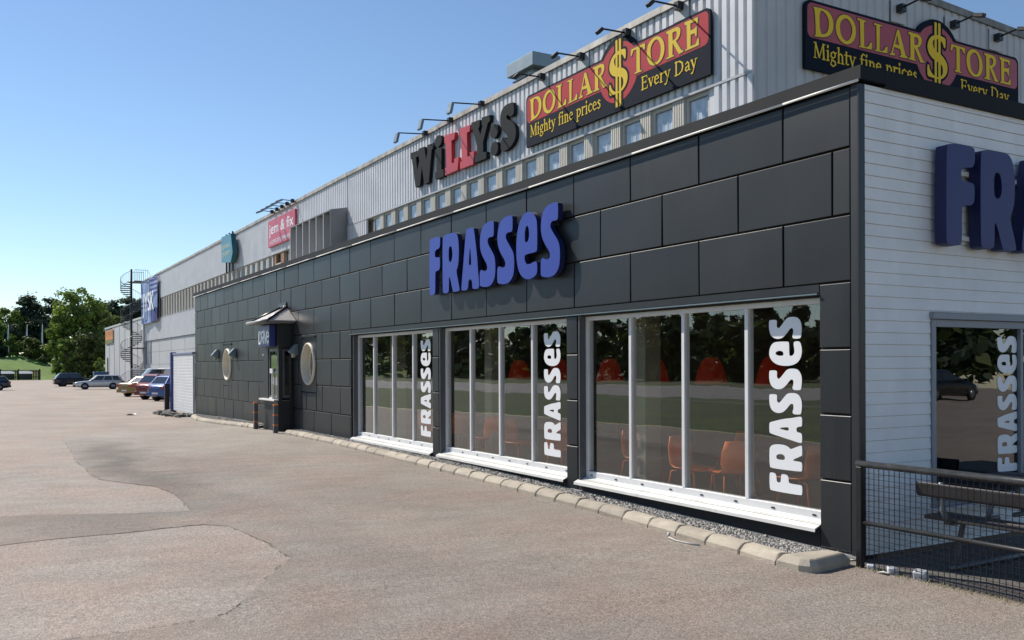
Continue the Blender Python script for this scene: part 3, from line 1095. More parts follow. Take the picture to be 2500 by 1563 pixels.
# lamps on the wall
lx = [(-30.67, 2.12, 'grey wall lamp left of the far round window'), (-28.31, 2.12, 'grey wall lamp right of the far round window'), (-24.35, 2.05, 'grey wall lamp just left of the serving booth'), (-22.0, 2.12, 'grey wall lamp between the booth and the near round window')]
for x, z, lab in lx:
    t = thing('wall_lamp', lab, 'lamp', (x, D, z), 'hooded wall lamps on the dark facade')
    h = MB()
    ll = [(D + .0, z + .16), (D - .06, z + .16), (D - .22, z - .02), (D - .20, z - .05), (D - .02, z - .12), (D + .0, z - .12)]
    vs = [(x + s * .10, a, b) for s in (-1, 1) for a, b in ll]
    n = len(ll)
    h.add(vs, [(i, (i + 1) % n, n + (i + 1) % n, n + i) for i in range(n)] + [tuple(range(n)), tuple(range(n, 2 * n))])
    hd = h.build('housing', M_TEAL, t, .01)
    MB().tube([(x, D - .10, z - .05), (x, D - .09, z - .17)], [.07, .05], 10).build('lens', mat('frosted_lens', (0.4, 0.38, 0.33), 0.3), t)

# ================================================================ blue letters on the facade
sg = thing('restaurant_sign', 'blue channel letters FRASSeS mounted above the middle window of the dark facade', 'sign', (-12, 6.6, 2.9))
LP = [('F', -14.079, -13.658, 2.937, 3.898), ('R', -13.568, -12.95, 2.931, 3.892), ('A', -12.896, -12.291, 2.926, 3.889), ('S', -12.275, -11.785, 2.926, 3.907), ('S', -11.729, -11.233, 2.926, 3.909), ('e', -11.175, -10.606, 2.945, 3.89), ('S', -10.521, -10.041, 2.925, 3.912)]
fz = frame_front(0, D, 0)
for ch, x0, x1, z0, z1 in LP:
    mb = MB()
    fill_mesh(mb, fat(ch, x0, x1, z0, z1), fz, .047, .127, 0, 1)
    mb.build('letter', [M_BLUE, M_BLUESIDE], sg, .006, 2)
MB().box(-14.0, -10.2, D - .046, D - .03, 3.62, 3.66).box(-14.0, -10.2, D - .046, D - .03, 3.16, 3.20).build('mounting_rail', M_TRIM, sg)
sg2 = thing('restaurant_sign', 'dark blue channel letters beginning FRA on the white boarded end wall', 'sign', (XE, 9, 2.9))
fz = frame_right(XE, 0, 0)
y = 7.68
for ch, wd in (('F', .44), ('R', .58), ('A', .56), ('S', .46), ('S', .47), ('e', .54), ('S', .46)):
    mb = MB()
    fill_mesh(mb, fat(ch, y, y + wd, 2.85, 3.80), fz, .045, .165, 0, 1)
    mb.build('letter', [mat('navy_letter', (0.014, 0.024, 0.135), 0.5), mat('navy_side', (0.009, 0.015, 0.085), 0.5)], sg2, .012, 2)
    y += wd + .085
MB().box(XE + .004, XE + .044, 7.75, 11.5, 3.55, 3.59).box(XE + .004, XE + .044, 7.75, 11.5, 2.93, 2.97).build('mounting_rail', M_WHITE, sg2)

# ================================================================ the big store building behind
DB = 13.9
BXR, BXL = -13.79, -96.0
big = thing('store_building', 'long pale grey corrugated store building with a band of narrow windows behind the dark restaurant', 'building', (-55, DB, 0))


def corrugated(mb, a, b, z0, z1, pt, pitch=0.25, depth=0.065, taper=None):
    """trapezoid sheet from a to b; pt(s, d, z) gives the point, d = depth into the wall"""
    prof = []
    s = a
    sg = 1 if b > a else -1
    n = int(abs(b - a) / pitch)
    for i in range(n):
        s = a + sg * pitch * i
        prof += [(s, depth), (s + sg * pitch * .16, depth), (s + sg * pitch * .28, 0), (s + sg * pitch * .85, 0), (s + sg * pitch * .97, depth)]
    prof.append((b, depth))
    m = len(prof)
    vs = [pt(s, d, z0) for s, d in prof] + [pt(s, d, z1 if taper is None else taper(s)) for s, d in prof]
    mb.add(vs, [(i, i + 1, m + i + 1, m + i) for i in range(m - 1)])


fp = lambda s, d, z: (s, DB + d, z)
mb = MB()
corrugated(mb, BXR - .02, -38.16, 7.895, 10.02, fp)
corrugated(mb, -38.17, BXL, 7.895, 10.02, fp)
corrugated(mb, -35.85, -46.9, 6.0, 7.894, fp)
corrugated(mb, BXR - .02, -15.24, 4.0, 7.894, fp)
corrugated(mb, -46.9, BXL, 4.17, 6.08, fp)
mb.build('corrugated_cladding', M_CORR, big)
mb = MB()
roofz = lambda y: 10.60 - (y - DB) * 0.041
corrugated(mb, DB + .0, 40.0, 3.9, 10, lambda s, d, z: (BXR - d, s, z), .285, .028, roofz)
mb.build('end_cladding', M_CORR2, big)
mb = MB()
mb.box(BXL + .2, BXR - .2, DB + .30, DB + .5, 3.8, 10.0)
mb.build('wall', M_WFRAME, big)
mb = MB()
mb.box(BXL, BXR - .1, DB + .051, DB + .10, 10.0, 10.05)
x = BXR - .05
while x > BXL:
    e = max(BXL, x - random.uniform(2.6, 3.4))
    dz = random.uniform(-.012, .012)
    mb.add([(x, DB - .06, 10.03 + dz), (e + .01, DB - .06, 10.03 + dz), (e + .01, DB - .05, 10.19 + dz), (x, DB - .05, 10.19 + dz), (e + .01, DB + .35, 10.21 + dz), (x, DB + .35, 10.21 + dz), (e + .01, DB - .055, 10.02 + dz), (x, DB - .055, 10.02 + dz), (e + .01, DB + .06, 10.02), (x, DB + .06, 10.02)],
           [(0, 1, 2, 3), (3, 2, 4, 5), (9, 8, 6, 7), (6, 1, 0, 7)])
    x = e
mb.build('roof_flashing', M_PARA, big)
mb = MB()
y = DB
while y < 39:
    e = y + 3
    mb.add([(BXR + .05, y, roofz(y) - .02), (BXR + .05, e - .01, roofz(e) - .02), (BXR + .03, e - .01, roofz(e) + .16), (BXR + .03, y, roofz(y) + .16), (BXR - .3, e - .01, roofz(e) + .18), (BXR - .3, y, roofz(y) + .18), (BXR - .03, e - .01, roofz(e) - .02), (BXR - .03, y, roofz(y) - .02)],
           [(0, 1, 2, 3), (3, 2, 4, 5), (0, 7, 6, 1)])
    y = e
mb.build('roof_flashing', mat('dark_flashing', (0.2, 0.2, 0.19), 0.7, 0, .3, 3, streak=.5, dirt=(0.09, 0.09, 0.07)), big)  # darker, streaked flashing along the end wall
MB().box(BXL + .1, BXR - .32, DB + .36, 40, 9.9, 10.0).build('roof', M_TAR, big)
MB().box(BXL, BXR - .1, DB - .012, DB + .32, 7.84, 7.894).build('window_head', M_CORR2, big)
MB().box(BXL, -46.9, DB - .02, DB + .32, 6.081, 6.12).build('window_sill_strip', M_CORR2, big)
# pale panels of the ground floor
mb = MB()
x = -46.9
mb.box(BXL + .3, -46.9, DB + .20, DB + .25, -1.2, 4.16, 1)
for k in range(10):
    a = -45.98 - 5.95 * k
    b = a - 5.95
    if b < BXL:
        b = BXL + .3
    for z0, z1 in ((-1, .75), (.77, 1.9), (1.92, 3.05), (3.07, 4.14)):
        mb.box(b + .05, a - .05, DB + .10, DB + .199, z0, z1)
mb.build('ground_floor_panels', [M_BLOCK, M_PLASTIC], big)
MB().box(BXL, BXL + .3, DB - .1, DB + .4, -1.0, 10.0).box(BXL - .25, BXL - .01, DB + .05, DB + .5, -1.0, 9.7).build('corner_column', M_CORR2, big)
# doors far along the wall
for x, w_, z0, z1, nm in ((-82.5, 1.0, -.55, 1.6, 'door'), (-77.9, .9, -.5, 1.7, 'door'), (-92.4, .5, 2.0, 4.1, 'vent_slot'), (-95.2, .5, 1.9, 4.1, 'vent_slot')):
    MB().box(x - w_ / 2, x + w_ / 2, DB + .05, DB + .099, z0, z1).build(nm, mat('steel_door', (0.16, 0.17, 0.18), 0.5, 0, .1, 3), big, .01)
# windows and pilasters of the band, one per module of 1.2 m
PITCH = 1.2035
WB = {}


def band_mesh(z0):
    if z0 in WB:
        return WB[z0]
    mods = []
    fr = MB()
    fr.box(-.07, .0, DB + .085, DB + .28, z0, 7.84)
    fr.box(.64, .69, DB + .085, DB + .28, z0, 7.84)
    fr.box(.001, .639, DB + .085, DB + .28, 7.75, 7.84)
    pn = MB().add([(.001, DB + .12, z0), (.639, DB + .12, z0), (.639, DB + .12, 7.75), (.001, DB + .12, 7.75)], [(0, 1, 2, 3)])
    cu = MB()
    n = 24
    vs = [(i * .64 / n, DB + .16 + .008 * math.sin(i * 2.1) + .006 * math.sin(i * 5.3), z) for z in (z0, 7.74) for i in range(n + 1)]
    cu.add(vs, [(i, i + 1, n + 2 + i, n + 1 + i) for i in range(n)], 0, True)
    pl = MB()
    pl.box(.70, 1.125, DB + .07, DB + .28, z0, 7.838)
    k = 5
    for i in range(k):
        a = .715 + i * .405 / k
        pl.box(a, a + .055, DB + .03, DB + .069, z0, 7.838)
    o = Vector((0, 0, 0))
    WB[z0] = (fr.mesh('window', M_WFRAME), pn.mesh('pane', M_GLASS3), cu.mesh('curtain', M_CURT), pl.mesh('pilaster', M_PIL))
    return WB[z0]


def link(me, name, loc, parent):
    o = bpy.data.objects.new(name, me)
    COL.objects.link(o)
    o.parent = parent
    o.location = loc
    ORG[o] = Vector((0, 0, 0))
    return o


off = ORG[big]
GAP = range(0, 0)
n_win = 0
for k in range(66):
    x = -15.312 - .64 - PITCH * k
    if x < -88.2:
        break
    if -37.0 < x + .3 < -35.6 or -46.8 < x + .3 < -35.7 or -50.2 < x + .3 < -47.7:
        continue
    z0 = 5.9 if x > -47 else 6.12
    fr, pn, cu, pl = band_mesh(z0)
    if n_win < 96:
        w = link(fr, 'window', Vector((x, 0, 0)) - off, big)
        link(pn, 'pane', (0, 0, 0), w)
        link(cu, 'curtain', (0, 0, 0), w)
        n_win += 1
    if k > 0:
        link(pl, 'pilaster', Vector((x, 0, 0)) - off, big)
# a cream panel between brown shutters, left of the louvre box
MB().box(-50.05, -49.45, DB + .03, DB + .1, 6.12, 7.838).box(-48.55, -47.95, DB + .03, DB + .1, 6.12, 7.838).build('shutter', mat('brown_shutter', (0.28, 0.14, 0.07), 0.6, 0, .2, 2), big)
MB().box(-49.449, -48.551, DB + .02, DB + .1, 6.12, 7.3).build('shutter', mat('cream_board', (0.55, 0.5, 0.4), 0.6), big)
MB().box(-49.25, -48.75, DB + .005, DB + .019, 6.75, 7.0).build('vent_grille', M_PLASTIC, big)
# louvre box on the wall
lb = thing('louvre_box', 'grey ventilation box with open upright fins on the corrugated wall', 'vent', (-41, DB, 6))
mb = MB()
x0, x1, yf = -44.15, -38.17, 13.12
mb.add([(x0, yf, 8.53), (x1, yf, 8.53), (x1, DB - .005, 8.68), (x0, DB - .005, 8.68), (x0, yf, 8.48), (x1, yf, 8.48), (x1, DB - .005, 8.48), (x0, DB - .005, 8.48)], [(0, 1, 2, 3), (4, 5, 1, 0), (1, 5, 6, 2), (4, 0, 3, 7), (7, 6, 5, 4)])
mb.box(x1 - .04, x1, yf, DB - .005, 4.4, 8.479)
mb.build('housing', mat('louvre_grey', (0.20, 0.205, 0.215), 0.5, 0, .08, 2), lb)
MB().box(x0, x1 - .041, DB - .06, DB - .012, 4.4, 8.479).build('back_panel', mat('louvre_dark', (0.12, 0.125, 0.135), 0.6), lb)
for k in range(6):
    x = x0 + .02 + k * 1.0
    MB().box(x, x + .03, yf + .05, DB - .07, 4.4, 8.478).box(x - .02, x + .05, yf + .0, yf + .045, 4.4, 8.476).build('fin', M_BLOCK, lb)
# cowl on the roof
cw = thing('roof_cowl', 'boxy blue grey ventilation cowl standing on the store roof', 'vent', (-25.2, 15.5, 10))
MB().box(-26.03, -24.40, 15.0, 16.05, 11.19, 11.62).build('cowl', mat('cowl_grey', (0.26, 0.32, 0.35), 0.45, .2, .1, 2), cw, .015)
MB().box(-25.7, -24.75, 15.2, 15.85, 9.95, 11.189).build('shaft', mat('cowl_grey', (0.26, 0.32, 0.35)), cw)
MB().box(-25.85, -24.6, 15.1, 15.95, 11.0, 11.03).build('flange', M_GALV, cw)

# ---------------------------------------------------------------- WiLLY:S letters
WIL={
'W': [(-31.016, 9.594), (-30.31, 9.55), (-30.334, 9.342), (-30.543, 9.343), (-30.42, 8.842), (-30.232, 9.168), (-30.322, 9.401), (-30.321, 9.611), (-29.809, 9.582), (-29.654, 9.089), (-29.536, 9.343), (-29.571, 9.583), (-29.028, 9.557), (-29.055, 9.366), (-29.193, 9.35), (-29.441, 8.235), (-29.82, 8.228), (-30.018, 8.924), (-30.185, 8.257), (-30.58, 8.245), (-30.905, 9.38), (-31.018, 9.373)] ,
'i': [(-28.928, 9.274), (-28.404, 9.242), (-28.41, 8.512), (-28.238, 8.462), (-28.24, 8.234), (-28.912, 8.246), (-28.91, 8.485), (-28.793, 8.496), (-28.789, 9.006), (-28.931, 9.023)] ,
'L': [(-28.17, 9.625), (-27.348, 9.556), (-27.42, 9.331), (-27.631, 9.334), (-27.613, 8.563), (-27.426, 8.558), (-27.415, 8.681), (-27.101, 8.671), (-27.173, 8.26), (-28.118, 8.244), (-28.131, 8.485), (-27.995, 8.498), (-28.061, 9.33), (-28.158, 9.351)] ,
'M': [(-27.011, 9.595), (-26.245, 9.553), (-26.299, 9.353), (-26.488, 9.344), (-26.472, 8.557), (-26.296, 8.552), (-26.295, 8.663), (-25.992, 8.652), (-26.06, 8.233), (-26.99, 8.246), (-26.988, 8.484), (-26.852, 8.488), (-26.913, 9.335), (-27.013, 9.357)] ,
'Y': [(-26.179, 9.599), (-25.602, 9.565), (-25.625, 9.332), (-25.709, 9.331), (-25.564, 9.07), (-25.416, 9.334), (-25.47, 9.386), (-25.468, 9.603), (-24.903, 9.557), (-24.945, 9.362), (-25.067, 9.342), (-25.379, 8.812), (-25.381, 8.478), (-25.175, 8.465), (-25.177, 8.25), (-25.952, 8.253), (-25.95, 8.483), (-25.779, 8.489), (-25.778, 8.738), (-26.072, 9.363), (-26.181, 9.367)] ,
'S': [(-24.273, 9.34), (-24.194, 9.53), (-23.963, 9.625), (-23.662, 9.616), (-23.459, 9.593), (-23.443, 9.199), (-23.74, 9.214), (-23.777, 9.307), (-23.909, 9.273), (-23.872, 9.179), (-23.592, 9.039), (-23.372, 8.867), (-23.319, 8.633), (-23.43, 8.398), (-23.747, 8.259), (-24.126, 8.242), (-24.261, 8.308), (-24.239, 8.665), (-23.97, 8.664), (-23.933, 8.571), (-23.82, 8.593), (-23.819, 8.668), (-24.122, 8.867), (-24.274, 9.092)] ,
'd1': [(-28.664, 9.534)] ,
'd2': [(-24.659, 8.987)] ,
'd3': [(-24.652, 8.445)] ,
}
sg = thing('supermarket_sign', 'charcoal and red slab letters reading WiLLY:S on the corrugated wall', 'sign', (-27, DB, 8.2))
fz = frame_front(0, DB, 0)
for key, col in (('W', 0), ('i', 0), ('L', 1), ('M', 1), ('Y', 0), ('S', 0)):
    mb = MB()
    l = WIL[key]
    if key == 'S':
        l = smooth_loop(l, 2)
    fill_mesh(mb, [l], fz, .03, .15)
    mb.build('letter', M_WRED if col else M_WBLK, sg, .01)
for key, rx, ry in (('d1', .285, .20), ('d2', .235, .215), ('d3', .235, .215)):
    (cx, cz), = WIL[key]
    mb = MB()
    fill_mesh(mb, [circle(cx, cz, rx, ry)], fz, .03, .15)
    mb.build('dot', M_WBLK, sg, .01)

# ---------------------------------------------------------------- red and navy store signs
DOL={
'D': [[(0.224, 9.432), (0.265, 9.45), (0.64, 9.453), (0.785, 9.381), (0.862, 9.236), (0.861, 9.084), (0.782, 8.937), (0.623, 8.849), (0.409, 8.822), (0.26, 8.811), (0.26, 8.836), (0.315, 8.845), (0.278, 9.397), (0.237, 9.408)], [(0.419, 9.418), (0.6, 9.386), (0.718, 9.259), (0.717, 9.064), (0.637, 8.93), (0.436, 8.886)]] ,
'O': [[(0.927, 9.179), (0.993, 9.341), (1.148, 9.453), (1.327, 9.468), (1.477, 9.408), (1.564, 9.304), (1.601, 9.173), (1.575, 9.017), (1.499, 8.9), (1.348, 8.814), (1.195, 8.81), (1.042, 8.881), (0.952, 9.006)], [(1.057, 9.174), (1.122, 9.322), (1.276, 9.399), (1.377, 9.352), (1.464, 9.248), (1.476, 9.123), (1.424, 8.986), (1.323, 8.889), (1.221, 8.886), (1.107, 8.969)]] ,
'L': [[(1.64, 9.466), (1.922, 9.452), (1.917, 9.419), (1.861, 9.414), (1.865, 8.871), (1.942, 8.865), (2.015, 8.9), (2.076, 8.991), (2.131, 8.991), (2.123, 8.84), (1.697, 8.824), (1.685, 8.854), (1.747, 8.859), (1.726, 9.417), (1.652, 9.423)]] ,
'M': [[(2.199, 9.457), (2.466, 9.453), (2.465, 9.424), (2.4, 9.422), (2.384, 8.867), (2.49, 8.867), (2.56, 8.914), (2.607, 8.987), (2.665, 8.992), (2.652, 8.845), (2.23, 8.833), (2.219, 8.856), (2.29, 8.864), (2.282, 9.415), (2.198, 9.417)]] ,
'A': [[(3.009, 9.456), (3.077, 9.444), (3.306, 8.896), (3.372, 8.885), (3.361, 8.844), (3.095, 8.836), (3.084, 8.864), (3.151, 8.879), (3.108, 9.018), (2.894, 9.036), (2.847, 8.899), (2.915, 8.882), (2.915, 8.837), (2.744, 8.828), (2.733, 8.857), (2.79, 8.869)], [(2.928, 9.105), (3.075, 9.104), (3.002, 9.342)]] ,
'R': [[(6.334, 9.478), (6.666, 9.477), (6.774, 9.449), (6.823, 9.375), (6.812, 9.275), (6.743, 9.192), (6.664, 9.165), (6.859, 8.891), (6.908, 8.883), (6.917, 8.848), (6.771, 8.833), (6.554, 9.153), (6.543, 8.874), (6.593, 8.866), (6.603, 8.837), (6.341, 8.841), (6.331, 8.871), (6.412, 8.88), (6.405, 9.409), (6.334, 9.438)], [(6.546, 9.385), (6.635, 9.402), (6.695, 9.37), (6.704, 9.283), (6.654, 9.22), (6.555, 9.205)]] ,
'T': [[(5.003, 9.468), (5.546, 9.462), (5.534, 9.322), (5.502, 9.318), (5.448, 9.396), (5.338, 9.422), (5.346, 8.856), (5.412, 8.851), (5.412, 8.824), (5.146, 8.829), (5.135, 8.86), (5.213, 8.866), (5.216, 9.411), (5.093, 9.42), (5.025, 9.308), (4.987, 9.313)]] ,
'P': [[(5.61, 9.231), (5.654, 9.381), (5.783, 9.477), (5.952, 9.499), (6.098, 9.446), (6.221, 9.315), (6.271, 9.14), (6.239, 8.977), (6.136, 8.861), (5.969, 8.816), (5.821, 8.837), (5.694, 8.921), (5.619, 9.065)], [(5.738, 9.207), (5.782, 9.342), (5.909, 9.424), (6.014, 9.412), (6.107, 9.296), (6.137, 9.141), (6.105, 8.977), (6.022, 8.881), (5.896, 8.884), (5.78, 8.991)]] ,
'E': [[(6.969, 9.489), (7.414, 9.464), (7.399, 9.33), (7.367, 9.334), (7.339, 9.406), (7.16, 9.408), (7.165, 9.243), (7.301, 9.241), (7.339, 9.273), (7.376, 9.261), (7.366, 9.062), (7.338, 9.065), (7.301, 9.146), (7.168, 9.15), (7.163, 8.889), (7.337, 8.887), (7.403, 8.987), (7.44, 8.988), (7.439, 8.837), (6.994, 8.838), (6.985, 8.866), (7.052, 8.872), (7.036, 9.416), (6.978, 9.428)]] ,
'$': [[(4.798, 9.551), (4.781, 9.324), (4.739, 9.315), (4.682, 9.423), (4.601, 9.483), (4.413, 9.503), (4.306, 9.434), (4.305, 9.32), (4.388, 9.196), (4.599, 9.151), (4.784, 9.042), (4.863, 8.907), (4.851, 8.757), (4.758, 8.627), (4.596, 8.543), (4.407, 8.542), (4.241, 8.549), (4.096, 8.55), (4.098, 8.846), (4.158, 8.829), (4.194, 8.719), (4.289, 8.623), (4.431, 8.578), (4.572, 8.591), (4.678, 8.677), (4.69, 8.814), (4.633, 8.915), (4.315, 8.988), (4.172, 9.085), (4.1, 9.22), (4.125, 9.372), (4.222, 9.502), (4.366, 9.574), (4.532, 9.596), (4.695, 9.582)]] ,
}
STROKES = {   # serif lower case drawn with strokes: (x0, y0, x1, y1, width); x-height 1
'M': (1.55, [(.22, 0, .27, 1.5, .10), (.27, 1.5, .75, .1, .20), (.75, .1, 1.2, 1.5, .10), (1.22, 1.5, 1.3, 0, .2), (.08, 0, .40, 0, .09), (1.1, 0, 1.5, 0, .09), (.08, 1.5, .36, 1.5, .09), (1.15, 1.5, 1.45, 1.5, .09)]),
'i': (.5, [(.25, 0, .25, 1, .2), (.06, 0, .44, 0, .08), (.06, .96, .25, .98, .08), (.25, 1.32, .25, 1.5, .2)]),
'g': (.85, [(.12, .5, .2, .85, .16), (.2, .85, .45, 1, .1), (.45, 1, .66, .8, .16), (.66, .8, .62, .5, .16), (.62, .5, .4, .34, .1), (.4, .34, .12, .5, .14), (.6, .9, .85, .98, .1), (.3, .36, .2, .15, .1), (.2, .15, .62, .05, .16), (.62, .05, .72, -.25, .15), (.72, -.25, .4, -.48, .12), (.4, -.48, .08, -.3, .13), (.08, -.3, .22, -.02, .1)]),
'h': (.98, [(.25, 0, .25, 1.55, .19), (.06, 0, .44, 0, .08), (.06, 1.5, .25, 1.55, .08), (.25, .75, .5, .97, .11), (.5, .97, .72, .8, .16), (.72, .8, .74, 0, .19), (.56, 0, .95, 0, .08)]),
't': (.58, [(.25, .1, .25, 1.3, .19), (.02, .96, .52, .96, .1), (.25, .12, .38, .02, .14), (.38, .02, .56, .1, .1)]),
'y': (.9, [(.15, 1, .48, .1, .19), (.48, .1, .76, 1, .1), (.48, .1, .3, -.4, .12), (.3, -.4, .1, -.42, .16), (.0, .97, .32, .97, .08), (.6, .97, .9, .97, .08)]),
'f': (.58, [(.22, 0, .22, 1.3, .19), (.22, 1.3, .38, 1.53, .13), (.38, 1.53, .6, 1.45, .13), (.02, .96, .5, .96, .1), (.04, 0, .42, 0, .08)]),
'n': (.98, [(.25, 0, .25, 1, .19), (.06, 0, .44, 0, .08), (.06, .96, .25, .98, .08), (.25, .75, .5, .97, .11), (.5, .97, .72, .8, .16), (.72, .8, .74, 0, .19), (.56, 0, .95, 0, .08)]),
'e': (.82, [(.14, .56, .68, .6, .1), (.68, .6, .6, .88, .14), (.6, .88, .4, 1, .11), (.4, 1, .16, .8, .15), (.16, .8, .12, .35, .19), (.12, .35, .34, .04, .16), (.34, .04, .7, .16, .11)]),
'p': (.95, [(.22, -.5, .22, 1, .19), (.04, -.5, .42, -.5, .08), (.04, .96, .22, .98, .08), (.22, .8, .5, 1, .11), (.5, 1, .78, .75, .17), (.78, .75, .76, .3, .18), (.76, .3, .5, .02, .14), (.5, .02, .24, .14, .1)]),
'r': (.7, [(.22, 0, .22, 1, .19), (.04, 0, .44, 0, .08), (.04, .96, .22, .98, .08), (.22, .7, .45, .95, .11), (.45, .95, .66, .92, .17)]),
'c': (.8, [(.68, .82, .45, 1, .13), (.45, 1, .18, .8, .15), (.18, .8, .12, .35, .19), (.12, .35, .36, .04, .16), (.36, .04, .7, .18, .11)]),
's': (.66, [(.54, .85, .35, 1, .11), (.35, 1, .14, .8, .15), (.14, .8, .5, .42, .18), (.5, .42, .5, .14, .16), (.5, .14, .3, 0, .12), (.3, 0, .08, .16, .12)]),
'E': (1.1, [(.25, 0, .25, 1.5, .2), (.06, 1.46, .92, 1.46, .1), (.25, .8, .78, .8, .1), (.06, .04, .98, .04, .1), (.9, 1.46, .94, 1.2, .09), (.98, .04, 1.02, .34, .09), (.78, .65, .78, .95, .08)]),
'v': (.88, [(.15, 1, .45, .06, .19), (.45, .06, .74, 1, .1), (.0, .97, .32, .97, .08), (.58, .97, .88, .97, .08)]),
'D': (1.4, [(.25, 0, .25, 1.5, .2), (.06, 1.46, .7, 1.44, .1), (.7, 1.44, 1.08, 1.15, .16), (1.08, 1.15, 1.16, .75, .2), (1.16, .75, 1.04, .3, .19), (1.04, .3, .65, .04, .14), (.65, .04, .06, .04, .1)]),
'a': (.82, [(.16, .82, .4, 1, .12), (.4, 1, .58, .8, .15), (.58, .8, .58, .1, .19), (.58, .1, .78, .06, .1), (.58, .58, .2, .45, .12), (.2, .45, .14, .2, .17), (.14, .2, .32, .04, .13), (.32, .04, .58, .2, .1)]),
' ': (.55, []),
}


def serif(mb, body, frame, u0, v0, width, xh, w0):
    tot = sum(STROKES[c][0] for c in body)
    k = width / tot
    u = u0
    n = 0
    for c in body:
        adv, st = STROKES[c]
        for a, b, cc, d, wd in st:
            p, q = Vector((u + a * k, v0 + b * xh)), Vector((u + cc * k, v0 + d * xh))
            dd = (q - p)
            ln = dd.length
            dd.normalize()
            hw = wd * (k + xh) * .25
            nn = Vector((-dd.y, dd.x)) * hw
            e = dd * min(hw * .6, .02)
            p2, q2 = p - e, q + e
            mb.prism([tuple(p2 + nn), tuple(p2 - nn), tuple(q2 - nn), tuple(q2 + nn)], frame, w0, w0 + .004 + (n % 9) * .0005)
            n += 1
        u += adv * k


def store_sign(label, F, red=M_RED):
    """red panel with yellow serif letters over navy, u from 0 to 7.8, v is the height above ground"""
    t = thing('store_sign', label, 'sign', tuple(F[0] + Vector((0, 0, 8.1)) + F[1] * 3.9))
    mb = MB()
    fill_mesh(mb, [rrect(0, 7.80, 8.095, 9.585, .16, 5, (0, 1, 1, 0))], F, .03, .10)
    fill_mesh(mb, [circle(4.47, 9.07, .90, .885, 40)], F, .032, .101)
    mb.build('backing', M_DARKSIGN, t)
    mb = MB()
    fill_mesh(mb, [rrect(.06, 7.74, 8.775, 9.525, .14, 6)], F, .1005, .1025)
    fill_mesh(mb, [circle(4.47, 9.06, .80, .745, 40)], F, .1011, .1035)
    mb.build('red_panel', red, t)
    md = MB()
    word = [('D', 0), ('O', 0), ('L', 0), ('M', 0), ('A', 0), ('R', -2.93), ('T', 0), ('P', 0), ('R', 0), ('E', 0)]
    for part in (word[:6], word[6:]):
        mo, my = MB(), MB()
        for ch, du in part:
            ls = [[(a + du, b) for a, b in l] for l in DOL[ch]]
            if ch in 'OP':
                ls = [smooth_loop(l, 2) for l in ls]
            elif ch in 'D':
                ls = [smooth_loop(l, 1) for l in ls]
            fill_mesh(my, ls, F, .108, .112)
            fill_mesh(mo, [offset_loop(l, .022 if i == 0 else -.018) for i, l in enumerate(ls)], F, .1045, .107)
        my.build('lettering', M_YEL, t)
        mo.build('lettering_edge', M_OUT, t)
    d = smooth_loop(DOL['$'][0], 2)
    fill_mesh(md, [offset_loop(d, .06)], F, .104, .1065)
    bars = [(4.37, 4.45), (4.51, 4.595)]
    me_ = MB()
    fill_mesh(me_, [rrect(4.30, 4.665, 8.15, 9.93, .02, 2)], F, .1042, .1068)
    me_.build('currency_mark_edge', M_DARKSIGN, t)
    md.build('currency_mark_edge', M_DARKSIGN, t)
    my = MB()
    fill_mesh(my, [d], F, .108, .1125)
    for i, (a, b) in enumerate(bars):
        fill_mesh(my, [rrect(a, b, 8.20, 9.88, .004, 1)], F, .1085, .1135 + .0004 * i)
    my.build('currency_mark', M_YEL, t)
    for body, u, v, wd, xh in (('Mighty fine prices', .23, 8.36, 3.5, .215), ('Every Day', 5.38, 8.365, 2.0, .21)):
        k = wd / sum(STROKES[c][0] for c in body)
        for wrd in body.split():
            mt = MB()
            ww_ = k * sum(STROKES[c][0] for c in wrd)
            serif(mt, wrd, F, u, v, ww_, xh, .1025)
            mt.build('slogan_word', M_YEL, t)
            u += ww_ + k * STROKES[' '][0]
    # dark slots between the bars of the currency mark
    return t


store_sign('red and navy store sign DOLLAR$TORE on the sunlit street wall', frame_front(-22.822, DB, 0))
store_sign('red and navy store sign DOLLAR$TORE on the shaded end wall above the white boards', frame_right(BXR, 15.275, 0), mat('sign_red_shade', (0.36, 0.05, 0.07), 0.45, 0, .1, 1.5))  # darker red copy with the end wall's shade put into its colour


# ---------------------------------------------------------------- floodlights on arms
def flood(label, base, out, knee, tip, size=(.14, .2), plate=True, group=''):
    """base on the wall, knee and tip measured along 'out' (unit) and up"""
    b = Vector(base)
    o = Vector(out)
    t = thing('floodlight', label, 'lamp', tuple(b), group)
    side = o.cross(Vector((0, 0, 1)))
    k = b + o * knee[0] + Vector((0, 0, knee[1]))
    e = b + o * tip[0] + Vector((0, 0, tip[1]))
    MB().tube([b, k], .022, 6).build('arm', M_BLACK, t)
    m = MB()
    if plate:
        m.obox(b + o * .03 - Vector((0, 0, .05)), side * .25, o * .012, Vector((0, 0, .26)), 1)
    m.obox(b + o * .12, side * .085, o * .08, Vector((0, 0, .09)))
    m.build('mount', [M_BLACK, M_BLOCK], t, .006)
    d = (e - k)
    dn = d.normalized()
    up = side.cross(dn).normalized()
    m = MB()
    m.obox(k + d * .55, side * size[0], dn * d.length * .5, up * .045)
    m.build('head', M_PLASTIC if plate else M_TEAL, t, .01)
    return t


